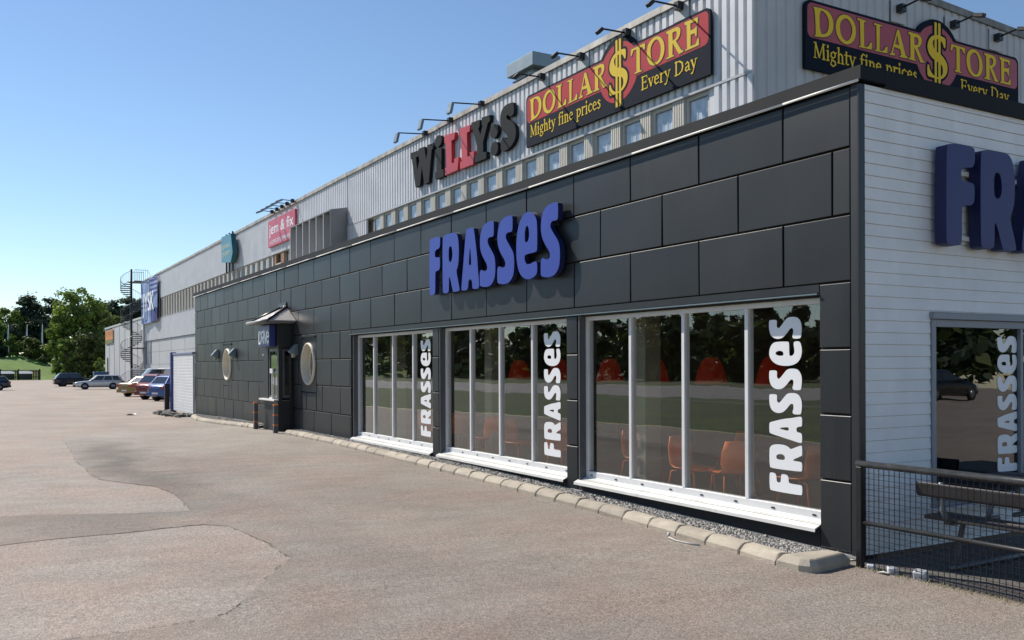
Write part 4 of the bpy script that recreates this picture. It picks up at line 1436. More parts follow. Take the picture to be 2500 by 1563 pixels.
nm = ['nearest the street corner', 'above the letters TORE', 'above the letters LAR', 'over the left end']
for i, x in enumerate((-16.05, -17.99, -19.98, -21.95)):
    flood('black floodlight arm over the sunlit red store sign, ' + nm[i], (x, DB - .0, 9.93), (0, -1, 0), (.86, -.03), (1.0, -.16), (.07, .2), True, 'floodlights over the sunlit red store sign')
nm = ['left', 'middle', 'right']
for i, x in enumerate((-29.69, -27.67, -25.45)):
    flood('%s floodlight with hanging silver head over the charcoal and red slab letters' % nm[i], (x, DB - .05, 10.02), (0, -1, 0), (1.17, -.1), (1.25, -.44), (.13, .2), False, 'floodlights over the slab letters')
nm = ['nearest', 'second nearest', 'middle', 'second farthest', 'farthest']
for i in range(5):
    flood('%s of five slim floodlights over the pink building supplies sign' % nm[i], (-45.75 - .95 * i, DB - .05, 10.14), (0, -1, 0), (.62, .02), (.95, -.12), (.10, .2), False, 'floodlights over the pink sign')
nm = ['left', 'middle', 'right']
for i, y in enumerate((18.42, 20.42, 22.19)):
    flood('%s floodlight arm above the shaded red store sign' % nm[i], (BXR, y, 9.96), (1, 0, 0), (.62, .06), (.86, -.02), (.07, .2), True, 'floodlights over the shaded red store sign')

# ---------------------------------------------------------------- the other signs
sg = thing('pharmacy_sign', 'teal arrow shaped box sign reading apoteks gruppen', 'sign', (-59, 13.6, 8.2))
mb = MB()
fill_mesh(mb, [[(-60.35, 8.42), (-57.9, 8.18), (-57.36, 8.78), (-57.85, 9.98), (-60.35, 10.05)]], frame_front(0, 13.75, 0), 0, .30, 0, 1)
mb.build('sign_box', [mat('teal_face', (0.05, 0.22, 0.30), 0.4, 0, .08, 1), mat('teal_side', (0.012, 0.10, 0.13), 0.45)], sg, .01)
mb = MB()
F = frame_front(0, 13.449, 0)
text_into(mb, 'apoteks', F, -60.15, 9.22, .34, 2.1, .003, .004, 0, .004)
text_into(mb, 'gruppen', F, -60.15, 8.78, .34, 2.1, .003, .004, 0, .004)
mb.build('lettering', mat('pale_lime', (0.55, 0.58, 0.42), 0.5), sg)
for x in (-60.6, -59.75, -58.9):
    MB().box(x, x + .09, 13.76, 13.85, 7.75, 10.28).build('support_post', M_BLACK, sg)
sg = thing('builder_store_sign', 'pink red sign reading jem & fix beside the louvre box', 'sign', (-48, DB, 8.3))
MB().box(-50.5, -45.5, DB - .12, DB - .01, 8.27, 9.72).build('sign_box', mat('pinkish_red', (0.55, 0.075, 0.12), 0.42, 0, .05, 1), sg, .01)
F = frame_front(0, DB - .121, 0)
mb = MB()
text_into(mb, 'jem & fix', F, -50.25, 8.95, .58, 4.5, .003, .004, 0, .008)
text_into(mb, 'LÅGPRIS BYGGMARKNAD', F, -50.2, 8.4, .22, 4.4, .003, .004, 0, .0)
mb.build('lettering', M_VINYL, sg)
# hanging banner at the far end
bn = thing('banner', 'blue and white hanging banner reading JYSK at the far end of the store wall', 'banner', (-91, 13.6, 5.8))


def wave(u, v):
    return 13.62 - .10 * math.sin(u * 9 + v * 2) - .05 * math.sin(u * 17 - v * 3)


mb = MB()
nx, nz = 40, 20
vs = []
for i in range(nx + 1):
    for j in range(nz + 1):
        u, v = i / nx, j / nz
        vs.append((-95.5 + 8.9 * u, wave(u, v), 5.8 + 4.1 * v))
fs = [(i * (nz + 1) + j, (i + 1) * (nz + 1) + j, (i + 1) * (nz + 1) + j + 1, i * (nz + 1) + j + 1) for i in range(nx) for j in range(nz)]
mb.add(vs, fs, 0, True)
for f_i, f in enumerate(mb.f):
    i, j = divmod(f_i, nz)
    mb.mi[f_i] = 1 if (i >= 22 and (j >= 12 and (j % 2 == 0 or i < 26) or j < 6)) or (i < 16 and 5 < j < 11 and j % 2) else 0
mb.build('cloth', [mat('pale_blue_cloth', (0.24, 0.33, 0.56), 0.7), mat('navy_cloth', (0.03, 0.05, 0.22), 0.7)], bn)
mb = MB()
text_into(mb, 'JYSK', (Vector((0, 13.44, 0)), Vector((1, 0, 0)), Vector((0, 0, 1)), Vector((0, -1, 0))), -93.6, 6.9, 1.75, 6.5, 0, .004, 0, .015)
mb.v = [(p[0], p[1], p[2]) for p in mb.v]
mb.build('lettering', M_VINYL, bn)
MB().tube([(-95.6, 13.6, 9.93), (-86.5, 13.6, 9.93)], .03, 6).build('top_rail', M_GALV, bn)
MB().box(-86.55, -86.1, 13.80, 13.88, 6.12, 7.82).build('dark_panel', M_PLASTIC, big)

# ---------------------------------------------------------------- spiral stair
st = thing('spiral_stair', 'grey steel spiral escape stair rising to the store roof', 'stair', (-97.6, 12.95, -.6))
cx, cy, zb, zt = -97.6, 12.95, -.62, 10.05
MB().tube([(cx, cy, zb), (cx, cy, 11.4)], .11, 10).build('pole', M_BLACK, st)
NS = 56
rise = (zt - zb) / NS
tm = MB().add([(.08, -.05, 0), (1.02, -.16, 0), (1.02, .16, 0), (.08, .05, 0), (.08, -.05, -.08), (1.02, -.18, -.08), (1.02, .18, -.08), (.08, .05, -.08)], [(0, 1, 2, 3), (7, 6, 5, 4), (0, 4, 5, 1), (1, 5, 6, 2), (2, 6, 7, 3), (3, 7, 4, 0)]).mesh('tread', mat('stair_steel', (0.06, 0.065, 0.07), 0.5, .3))
A0 = math.radians(-100)
AT = 2 * PI * 3.28
rail = MB()
hp, mp = [], []
for k in range(NS):
    a = A0 + AT * k / NS
    o = bpy.data.objects.new('tread', tm)
    COL.objects.link(o)
    o.parent = st
    o.location = Vector((0, 0, rise * (k + 1)))
    o.rotation_euler = (0, 0, a)
    for q in (a, a + AT / NS / 2):
        x, y = cx + 1.0 * math.cos(q), cy + 1.0 * math.sin(q)
        z = zb + rise * (k + 1 + (q != a) * .5)
        rail.tube([(x, y, z - .02), (x, y, z + 1.0)], .009, 4)
        hp.append((x, y, z + 1.0))
        mp.append((x, y, z + .05))
rail.tube(hp, .022, 6)
rail.tube(mp, .014, 5)
rail.build('railing', mat('stair_rail', (0.16, 0.17, 0.175), 0.4, .5), st)
pl = MB().box(cx - .6, BXL + .4, cy + .05, DB + .3, zt - .02, zt + .06).box(cx - .5, BXL + .3, cy + .1, DB + .05, 3.45, 3.55)
pl.build('landing', mat('stair_steel', (0.06, 0.065, 0.07)), st)
r = MB()
for q in range(7):
    y = cy + .05 + q * .2
    r.tube([(cx - .55, y, zt + .06), (cx - .55, y, zt + 1.12)], .012, 4)
    r.tube([(BXL + .35, y, zt + .06), (BXL + .35, y, zt + 1.12)], .012, 4)
r.tube([(cx - .55, cy, zt + 1.12), (cx - .55, DB + .3, zt + 1.12)], .02, 5)
r.tube([(BXL + .35, cy + .05, zt + 1.12), (BXL + .35, DB + .3, zt + 1.12), (BXL + 2.2, DB + .4, 10.2)], .02, 5)
r.build('landing_rail', mat('stair_rail', (0.16, 0.17, 0.175)), st)
# ramp with railing along the far wall
rp = thing('loading_ramp', 'raised loading ramp with grey railing below the far store wall', 'ramp', (-86, 12.9, -.6))
MB().box(-95, -76, 12.5, DB + .05, -1, .35).build('deck', mat('ramp_concrete', (0.28, 0.28, 0.28), 0.8, 0, .1, 1), rp)
r = MB()
for k in range(64):
    x = -95 + k * .3
    r.tube([(x, 12.55, .35), (x, 12.55, 1.45)], .012, 4)
r.tube([(-95, 12.55, 1.45), (-76, 12.55, 1.45)], .025, 5)
r.tube([(-95, 12.55, .5), (-76, 12.55, .5)], .02, 5)
r.build('railing', M_GALV, rp)
# far white building
fb = thing('warehouse', 'pale panelled warehouse with sloping roof line beyond the spiral stair', 'building', (-140, 18, -.8))
mb = MB()
Yf = 17.66
mb.box(-163.2, -104, Yf, 45, -1.2, 7.75)
mb.build('wall', M_BLOCK, fb)
MB().box(-163.5, -104, Yf - .08, 45.2, 7.751, 8.0).build('roof', mat('pale_flashing', (0.5, 0.5, 0.5), 0.5), fb)
mb = MB()
for k in range(9):
    x = -157.5 - .0 + k * 6
    mb.box(x - .06, x + .06, Yf - .03, Yf - .001, -1.2, 7.75)
mb.build('panel_joints', mat('joint_grey', (0.18, 0.19, 0.2), 0.6), fb)
MB().box(-159.6, -159.3, Yf - .14, Yf - .031, -1, 3.1).build('downpipe', M_PLASTIC, fb)
sg = thing('orange_sign', 'orange and green advertising board on the pale warehouse corner', 'sign', (-157, Yf, 5.3))
MB().box(-162, -152.3, Yf - .14, Yf - .04, 5.9, 7.35).build('board', mat('sign_orange', (0.55, 0.22, 0.06), 0.6, 0, .35, .8), sg)
MB().box(-162, -152.3, Yf - .139, Yf - .041, 5.3, 5.89).build('board', mat('sign_olive', (0.16, 0.17, 0.07), 0.6, 0, .35, 1.2), sg)
for i in range(4):
    flood('%s tiny lamp over the orange board' % ['first', 'second', 'third', 'fourth'][i], (-160.8 + 2.3 * i, Yf, 7.55), (0, -1, 0), (.3, .05), (.5, -.1), (.2, .2), False, 'lamps over the orange board')

# ================================================================ kerb stones and gravel
def along(pl, step):
    """points along a polyline at equal steps: (x, y, dx, dy)"""
    out, acc, i = [], 0.0, 0
    P = [Vector(p) for p in pl]
    seg = [(P[k + 1] - P[k]).length for k in range(len(P) - 1)]
    tot = sum(seg)
    s = 0.0
    while s + step * .5 < tot:
        t, k = s + step / 2, 0
        while k < len(seg) - 1 and t > seg[k]:
            t -= seg[k]
            k += 1
        d = (P[k + 1] - P[k]).normalized()
        q = P[k] + d * t
        out.append((q.x, q.y, d.x, d.y))
        s += step
    return out


KR = [(-5.68, 5.94), (-6.8, 6.02), (-8.5, 6.12), (-10.5, 6.18), (-13, 6.20), (-16, 6.24), (-19, 6.27), (-21.45, 6.24)]
KL = [(-24.1, 6.17), (-25.5, 6.06), (-27, 5.93), (-28.5, 5.83), (-30, 5.86), (-31.5, 6.04), (-33, 6.3)]


def stone_mesh(ln, jit=0.0):
    mb = MB()
    pr = [(0.0, -.06), (0.0, .045), (.022, .072), (.05, .098), (.075, .107), (.15, .110), (.165, .10), (.165, -.06)]
    n = len(pr)
    xs_ = [-ln / 2, -ln / 2 + .012, 0, ln / 2 - .012, ln / 2]
    vs = []
    for i, x in enumerate(xs_):
        k = .93 if i in (0, 4) else 1
        for a, b in pr:
            vs.append((x, .0825 + (a - .0825) * k + random.uniform(-jit, jit), b * k + random.uniform(-jit, jit)))
    fs = [(i * n + j, (i + 1) * n + j, (i + 1) * n + (j + 1) % n, i * n + (j + 1) % n) for i in range(4) for j in range(n)]
    fs += [tuple(range(n)), tuple(4 * n + k for k in range(n))]
    mb.add(vs, fs)
    return mb.mesh('kerb_stone', M_CONC)


sms = [stone_mesh(.466, .003) for _ in range(5)]
for pl, lab, grp in ((KR, 'beige kerb stone in the row edging the gravel under the big windows', 'kerb stones under the windows'),
                     (KL, 'beige kerb stone in the short row beyond the serving booth', 'kerb stones beyond the booth')):
    for i, (x, y, dx, dy) in enumerate(along(pl, .48)):
        o = bpy.data.objects.new('kerb_stone', random.choice(sms))
        COL.objects.link(o)
        a = math.atan2(dy, dx)
        o.location = (x, y, gz(x) + random.uniform(-.004, .004))
        o.rotation_euler = (random.uniform(-.02, .02), random.uniform(-.012, .012), a + PI + random.uniform(-.015, .015))
        # the sloping side looks to the street
        tag(o, lab, 'kerb stone', grp)
e = MB()
lp = [(-5.30, 6.06), (-5.33, 5.98), (-5.42, 5.94), (-5.665, 5.93), (-5.66, 6.10), (-5.60, 6.48), (-5.36, 6.52)]
n = len(lp)
ins = offset_loop(lp, -.045)
vs = [(a, b, z) for (a, b), z in [(p, -.06) for p in lp] + [(p, .06) for p in lp] + [(p, .118) for p in ins]]
e.add(vs, [(r * n + k, r * n + (k + 1) % n, (r + 1) * n + (k + 1) % n, (r + 1) * n + k) for r in range(2) for k in range(n)] + [tuple(2 * n + k for k in range(n))])
tag(e.build('kerb_stone', M_CONC, None, .015, 2), 'large rounded end stone of the kerb at the dark building corner', 'kerb stone')
# gravel strip between kerb and wall
gl = lambda x: gz(x) + float(np.interp(-x, [5.5, 7, 9.5, 12, 15], [.016, .022, .04, .055, .06]))
mb = MB()
for pl in (KR, KL):
    pts = along(pl, .25)
    for i in range(len(pts) - 1):
        x0, y0 = pts[i][:2]
        x1, y1 = pts[i + 1][:2]
        mb.add([(x0, y0 + .13, gl(x0)), (x1, y1 + .13, gl(x1)), (x1, D + .01, gl(x1)), (x0, D + .01, gl(x0))], [(0, 1, 2, 3)])
mb.add([(-5.56, 6.10, .018), (-5.50, 6.45, .018), (-5.45, D, .018), (-6.0, D, .02), (-6.0, 6.12, .02)], [(0, 1, 2, 3, 4)])
OCT = [(1, 0, 0), (-1, 0, 0), (0, 1, 0), (0, -1, 0), (0, 0, 1), (0, 0, -1)]
OF = [(0, 2, 4), (2, 1, 4), (1, 3, 4), (3, 0, 4), (2, 0, 5), (1, 2, 5), (3, 1, 5), (0, 3, 5)]
for _ in range(15000):
    r = random.random()
    x = -5.62 - 16.0 * r ** 1.6 if random.random() < .9 else random.uniform(-33, -24.1)
    ky = float(np.interp(-x, [-p[0] for p in KR], [p[1] for p in KR])) if x > -22 else float(np.interp(-x, [-p[0] for p in KL], [p[1] for p in KL]))
    y = random.uniform(ky + .15, D - .015)
    s = random.uniform(.009, .024)
    z = gl(x) + random.uniform(0, .022) + .004
    a = random.uniform(0, PI)
    ca, sa = math.cos(a), math.sin(a)
    sx, sy, sz = s * random.uniform(.7, 1.5), s, s * random.uniform(.5, .9)
    vs = []
    for p in OCT:
        j = random.uniform(.75, 1.2)
        q = (p[0] * sx * j, p[1] * sy * j, p[2] * sz * j)
        vs.append((x + q[0] * ca - q[1] * sa, y + q[0] * sa + q[1] * ca, z + q[2]))
    mb.add(vs, OF, random.choice((0, 0, 1, 2)))
g = mb.build('gravel', [M_GRAV, mat('pale_pebble', (0.52, 0.49, 0.44), .9, 0, .2, 40), mat('dark_pebble', (0.2, 0.19, 0.18), .9, 0, .2, 40)])
struct(g, 'stuff')
g['label'] = 'grey gravel strip between the kerb stones and the dark wall'
cb = MB().tube([(-7.06, 5.90, gz(-7) + .02), (-6.9, 5.87, gz(-7) + .012), (-6.75, 5.88, gz(-7) + .012), (-6.62, 5.92, .03)], .008, 6)
cb.tube([(-7.06, 5.90, gz(-7) + .02), (-7.06, 5.92, gz(-7) + .06)], .016, 6)
tag(cb.build('cable_end', mat('pale_cable', (0.5, 0.5, 0.46), .6)), 'short pale cable lying at the foot of the kerb stones', 'cable')

# ================================================================ yard with railing and picnic table
M_PAVE = asphalt('paving_dark', (0.13, 0.125, 0.12), 1.0, 0.3)
struct(sheet('terrace', M_PAVE, [-5.39, -3, 0, 3], [6.58, 8, 10, 14], 0.006, lambda x, y: 0.0))
rl = thing('railing', 'black tube railing with square wire mesh at the right of the dark building', 'railing', (-5.27, 6.53, 0))
for x in (-5.27, -2.3):
    MB().box(x - .028, x + .028, 6.505, 6.555, 0, .87).build('post', M_BLACK, rl, .004)
MB().tube([(-5.30, 6.53, .895), (-1.2, 6.53, .895)], .030, 12).build('handrail', mat('worn_black_rail', (0.03, 0.03, 0.031), 0.25, 0, .3, 12), rl)
MB().tube([(-5.24, 6.53, .395), (-1.2, 6.53, .395)], .020, 10).build('mid_rail', M_BLACK, rl)
m = MB()
x = -5.23
while x < -1.3:
    j = random.uniform(-.002, .002)
    m.box(x - .0022 + j, x + .0022 + j, 6.5275, 6.5325, .015, .872)
    x += .05
z = .03
while z < .87:
    m.box(-5.245, -1.3, 6.533, 6.5365, z - .0016, z + .0016)
    z += .0465
m.build('wire_mesh', M_BLACK, rl)
pt = thing('picnic_table', 'dark picnic table with backed benches on a grey steel frame behind the railing', 'picnic table', (-4.1, 7.85, 0))
M_SLAT = mat('dark_timber', (0.04, 0.036, 0.038), .55, 0, .25, 5)
M_FRM = mat('grey_frame', (0.17, 0.19, 0.215), .45, .3, .1, 10)
YC, XA, XB = 7.85, -5.0, -2.95
for s in (-1, 1):
    yb = YC + s * .72
    MB().box(XA + .02, XB, yb - .15, yb - .01, .43, .465).box(XA + .02, XB, yb + .01, yb + .15, .43, .465).build('seat', M_SLAT, pt, .008)
    yb2 = YC + s * .94
    MB().obox(((XA + XB) / 2, yb2, .69), ((XB - XA) / 2, 0, 0), (0, .02, s * .004), (0, s * .012, .062)).build('backrest', M_SLAT, pt, .03, 3)
MB().box(XA, XB, YC - .35, YC - .14, .72, .755).box(XA, XB, YC - .105, YC + .105, .72, .755).box(XA, XB, YC + .14, YC + .35, .72, .755).build('tabletop', M_SLAT, pt, .008)
for x in (XA + .22, XB - .25):
    f = MB()
    for s in (-1, 1):
        f.tube([(x, YC + s * .92, .76), (x, YC + s * .89, .52), (x, YC + s * .84, .42), (x, YC + s * .70, .41), (x, YC + s * .62, .39), (x, YC + s * .75, .02)], .024, 8)
        f.tube([(x, YC + s * .12, .71), (x, YC + s * .28, .39)], .022, 8)
        f.tube([(x, YC + s * .62, .40), (x, YC + s * .12, .40)], .022, 8)
    f.tube([(x, YC - .80, .03), (x, YC + .80, .03)], .024, 8)
    f.build('frame', M_FRM, pt)
for x, y, s, a, lab in ((-5.17, 6.545, .034, .3, 'small white painted stone at the railing post'), (-4.965, 6.55, .04, .9, 'grey white stone at the railing foot, middle of three'), (-4.715, 6.57, .052, .25, 'largest pale stone lying under the railing mesh')):
    c, s_ = math.cos(a) * s, math.sin(a) * s
    o = MB().obox((x, y, s * .7), (c, s_, 0), (-s_ * .7, c * .7, .2 * s), (0, -.15 * s, s * .85)).build('stone', mat('white_stone', (0.55, 0.56, 0.58), .8, 0, .15, 20), None, .012, 2)
    tag(o, lab, 'stone')
tag(MB().add([(-5.06, 6.46, .012), (-4.97, 6.45, .03), (-4.95, 6.50, .015), (-5.03, 6.52, .02)], [(0, 1, 2, 3)]).build('paper_scrap', M_WHITE), 'flat white paper scrap beside the railing stones', 'litter')
tag(MB().add([(-37.5, 4.75, -.12), (-37.2, 4.85, -.05), (-37.3, 5.1, -.10), (-37.6, 5.15, -.06), (-37.7, 4.95, -.11)], [(0, 1, 2), (0, 2, 4), (2, 3, 4)]).build('paper_scrap', M_WHITE), 'crumpled white paper lying on the open asphalt', 'litter')

wd_ = MB()
rw = random.Random(5)
for _ in range(420):
    if rw.random() < .65:
        x, y, z = rw.uniform(-5.28, -3.6), 6.50 + rw.gauss(0, .03), .004
    else:
        x = rw.uniform(-16, -5.7)
        y = float(np.interp(-x, [-q[0] for q in KR], [q[1] for q in KR])) + rw.choice((-.012, -.02, .17))
        z = gz(x) + (.004 if rw.random() < .7 else .07)
        if rw.random() < .6:
            continue
    h = rw.uniform(.012, .045)
    dx, dy = rw.gauss(0, .02), rw.gauss(0, .015)
    wd_.add([(x - .003, y, z), (x + .003, y, z), (x + dx, y + dy, z + h)], [(0, 1, 2)], rw.choice((0, 1, 1)))
w_ = wd_.build('weeds', [mat('green_weed', (0.09, 0.13, 0.03), .8), mat('dry_weed', (0.32, 0.27, 0.15), .8)])
struct(w_, 'stuff')
w_['label'] = 'sparse dry weeds along the railing foot and kerb joints'

# ================================================================ gate beyond the restaurant
gt = thing('slatted_gate', 'white slatted gate wall with blue post next to the dark facade', 'gate', (-36.5, 6.66, -.1))
mb = MB()
z, pts = -.02, []
while z < 2.16:
    pts += [(0.0, z), (-.012, z + .012), (-.012, z + .098), (0.0, z + .109)]
    z += .11
n = len(pts)
vs = [(x, 6.66 + p, q) for x in (-38.45, -34.46) for p, q in pts]
mb.add(vs, [(i, i + 1, n + i + 1, n + i) for i in range(n - 1)])
mb.box(-38.45, -34.46, 6.665, 6.72, -.02, 2.17)
mb.build('slat_panel', mat('gate_white', (0.70, 0.70, 0.70), .5, 0, .04, 2), gt)
MB().box(-38.75, -38.451, 6.58, 6.78, -.2, 2.30).build('post', mat('gate_blue', (0.025, 0.035, 0.20), .45), gt, .01)
MB().box(-38.45, -34.46, 6.62, 6.74, 2.18, 2.26).build('top_rail', mat('gate_rail', (0.2, 0.22, 0.35), .5), gt, .005)
o = MB().box(-39.10, -38.92, 6.42, 6.60, -.2, 1.0).box(-39.12, -38.90, 6.40, 6.62, 1.0, 1.03).build('bollard', M_PLASTIC, None, .01)
tag(o, 'dark square bollard standing before the blue gate post', 'bollard')
mb = MB()
for k in range(60):
    x, y = random.uniform(-39.3, -33.2), random.uniform(5.9, 6.5)
    s = random.uniform(.03, .16)
    mb.obox((x, y, gz(x) + .02), (s, random.uniform(-.3, .3) * s, 0), (0, s, random.uniform(-.3, .3) * s), (0, 0, s * .6))
rb = mb.build('rubble', mat('rubble_grey', (0.16, 0.15, 0.135), .95, 0, .3, 9), None, .01)
struct(rb, 'stuff')
rb['label'] = 'loose soil and broken concrete along the foot of the white gate'

# ================================================================ inside the restaurant
def make_chair(name, label):
    t = thing(name, label, 'chair', (0, 0, 0), 'orange chairs inside the windows')
    prof = [(-.23, .84), (-.225, .72), (-.205, .58), (-.17, .49), (-.10, .455), (.05, .45), (.17, .455), (.21, .44)]
    wd = [.17, .21, .215, .20, .215, .225, .22, .20]
    n = 7
    vs, fs = [], []
    for (x, z), w in zip(prof, wd):
        for j in range(n):
            u = j / (n - 1) * 2 - 1
            vs.append((x + .035 * u * u * (1 if z > .5 else .1), w * u, z + (.02 * u * u if z < .5 else 0)))
    fs = [(i * n + j, (i + 1) * n + j, (i + 1) * n + j + 1, i * n + j + 1) for i in range(len(prof) - 1) for j in range(n - 1)]
    sh = MB().add(vs, fs, 0, True).build('seat_shell', M_ORANGE, t)
    so = sh.modifiers.new('solid', 'SOLIDIFY')
    so.thickness = .014
    for sx, sy in ((1, 1), (1, -1), (-1, 1), (-1, -1)):
        MB().tube([(sx * .10, sy * .15, .44), (sx * .17, sy * .17, .43), (sx * .22, sy * .20, .12)], .011, 6).build('leg', M_ORANGE, t)
    return t


FLZ = .05
c0 = make_chair('cafe_chair', 'orange cafe chair')
spots = [(-8.34, 7.34, 0.15, 'orange cafe chair facing right, left one of the facing pair in the nearest window'),
         (-7.74, 7.42, PI - .35, 'orange cafe chair turned left, right one of the facing pair in the nearest window'),
         (-6.95, 7.7, PI + .1, 'orange cafe chair partly behind the white letters of the nearest window'),
         (-9.55, 7.55, .2, 'orange cafe chair near the pale column of the nearest window'),
         (-8.9, 8.6, PI, 'orange cafe chair deeper inside behind the pair in the nearest window'),
         (-12.55, 7.40, .3, 'orange cafe chair seen from behind in the middle window'),
         (-13.5, 7.45, PI - .1, 'orange cafe chair beside the pale column in the middle window'),
         (-11.25, 7.45, .0, 'orange cafe chair at the lettered pane of the middle window'),
         (-15.9, 7.5, .1, 'orange cafe chair at the left of the farthest window'),
         (-14.9, 7.45, PI, 'orange cafe chair at the lettered pane of the farthest window')]
CHK = {c0: kids(c0)}
CH.update(CHK)
for i, (x, y, a, lab) in enumerate(spots):
    t = c0 if i == 0 else copy_tree(c0)
    t.location = (x, y, FLZ)
    t.rotation_euler = (0, 0, a)
    t['label'] = lab
tb0 = None
for i, (x, y, lab) in enumerate(((-8.42, 8.35, 'dark round cafe table behind the facing chairs of the nearest window'), (-12.3, 8.5, 'dark round cafe table inside the middle window'), (-16.0, 8.7, 'dark round cafe table inside the farthest window'))):
    t = thing('cafe_table', lab, 'table', (x, y, .12), 'cafe tables')
    MB().tube([(x, y, .72), (x, y, .745)], .36, 24).build('tabletop', M_PLASTIC, t)
    MB().tube([(x, y, .13), (x, y, .719)], .03, 8).build('column', M_BLACK, t)
    MB().tube([(x, y, .12), (x, y, .14)], .22, 16).build('base', M_BLACK, t)
for i, (x, y, lab) in enumerate(((-7.9, 10, 'right end of the window'), (-9.6, 10, 'above the facing orange chairs'), (-10.9, 10, 'left of the middle panes'), (-12.3, 10, 'in line with the first mullion'), (-13.6, 10, 'at the edge of the nearest window'), (-15.6, 10.2, 'in the middle window'), (-17.2, 10.2, 'deep in the middle window'))):
    t = thing('pendant_lamp', 'red bell shaped pendant lamp inside, ' + lab, 'lamp', (x, y, 1.45), 'red pendant lamps inside the restaurant')
    MB().tube([(x, y, 1.44), (x, y, 1.60), (x, y, 1.78), (x, y, 1.86)], [.26, .22, .16, .09], 16, 0, False).build('shade', mat('red_shade', (0.5, 0.04, 0.02), .5, 0, .1, 4), t)
    MB().tube([(x, y, 1.86), (x, y, 2.74)], .008, 5).build('cord', M_BLACK, t)

pb = MATS['red_shade'].node_tree.nodes['Principled BSDF']
pb.inputs['Emission Color'].default_value = (0.8, 0.06, 0.02, 1)
pb.inputs['Emission Strength'].default_value = 0.03      # slight glow added so the dim shades show red
ct = thing('service_counter', 'dark service counter at the back of the dining room', 'counter', (-12, 12, .12))
MB().box(-15.5, -8.5, 11.6, 12.2, .121, 1.05).build('front', mat('counter_wood', (0.12, 0.06, 0.03), .5, 0, .3, 3), ct, .01)
MB().box(-15.6, -8.4, 11.5, 12.3, 1.051, 1.09).build('worktop', mat('counter_top', (0.3, 0.3, 0.3), .3), ct, .005)

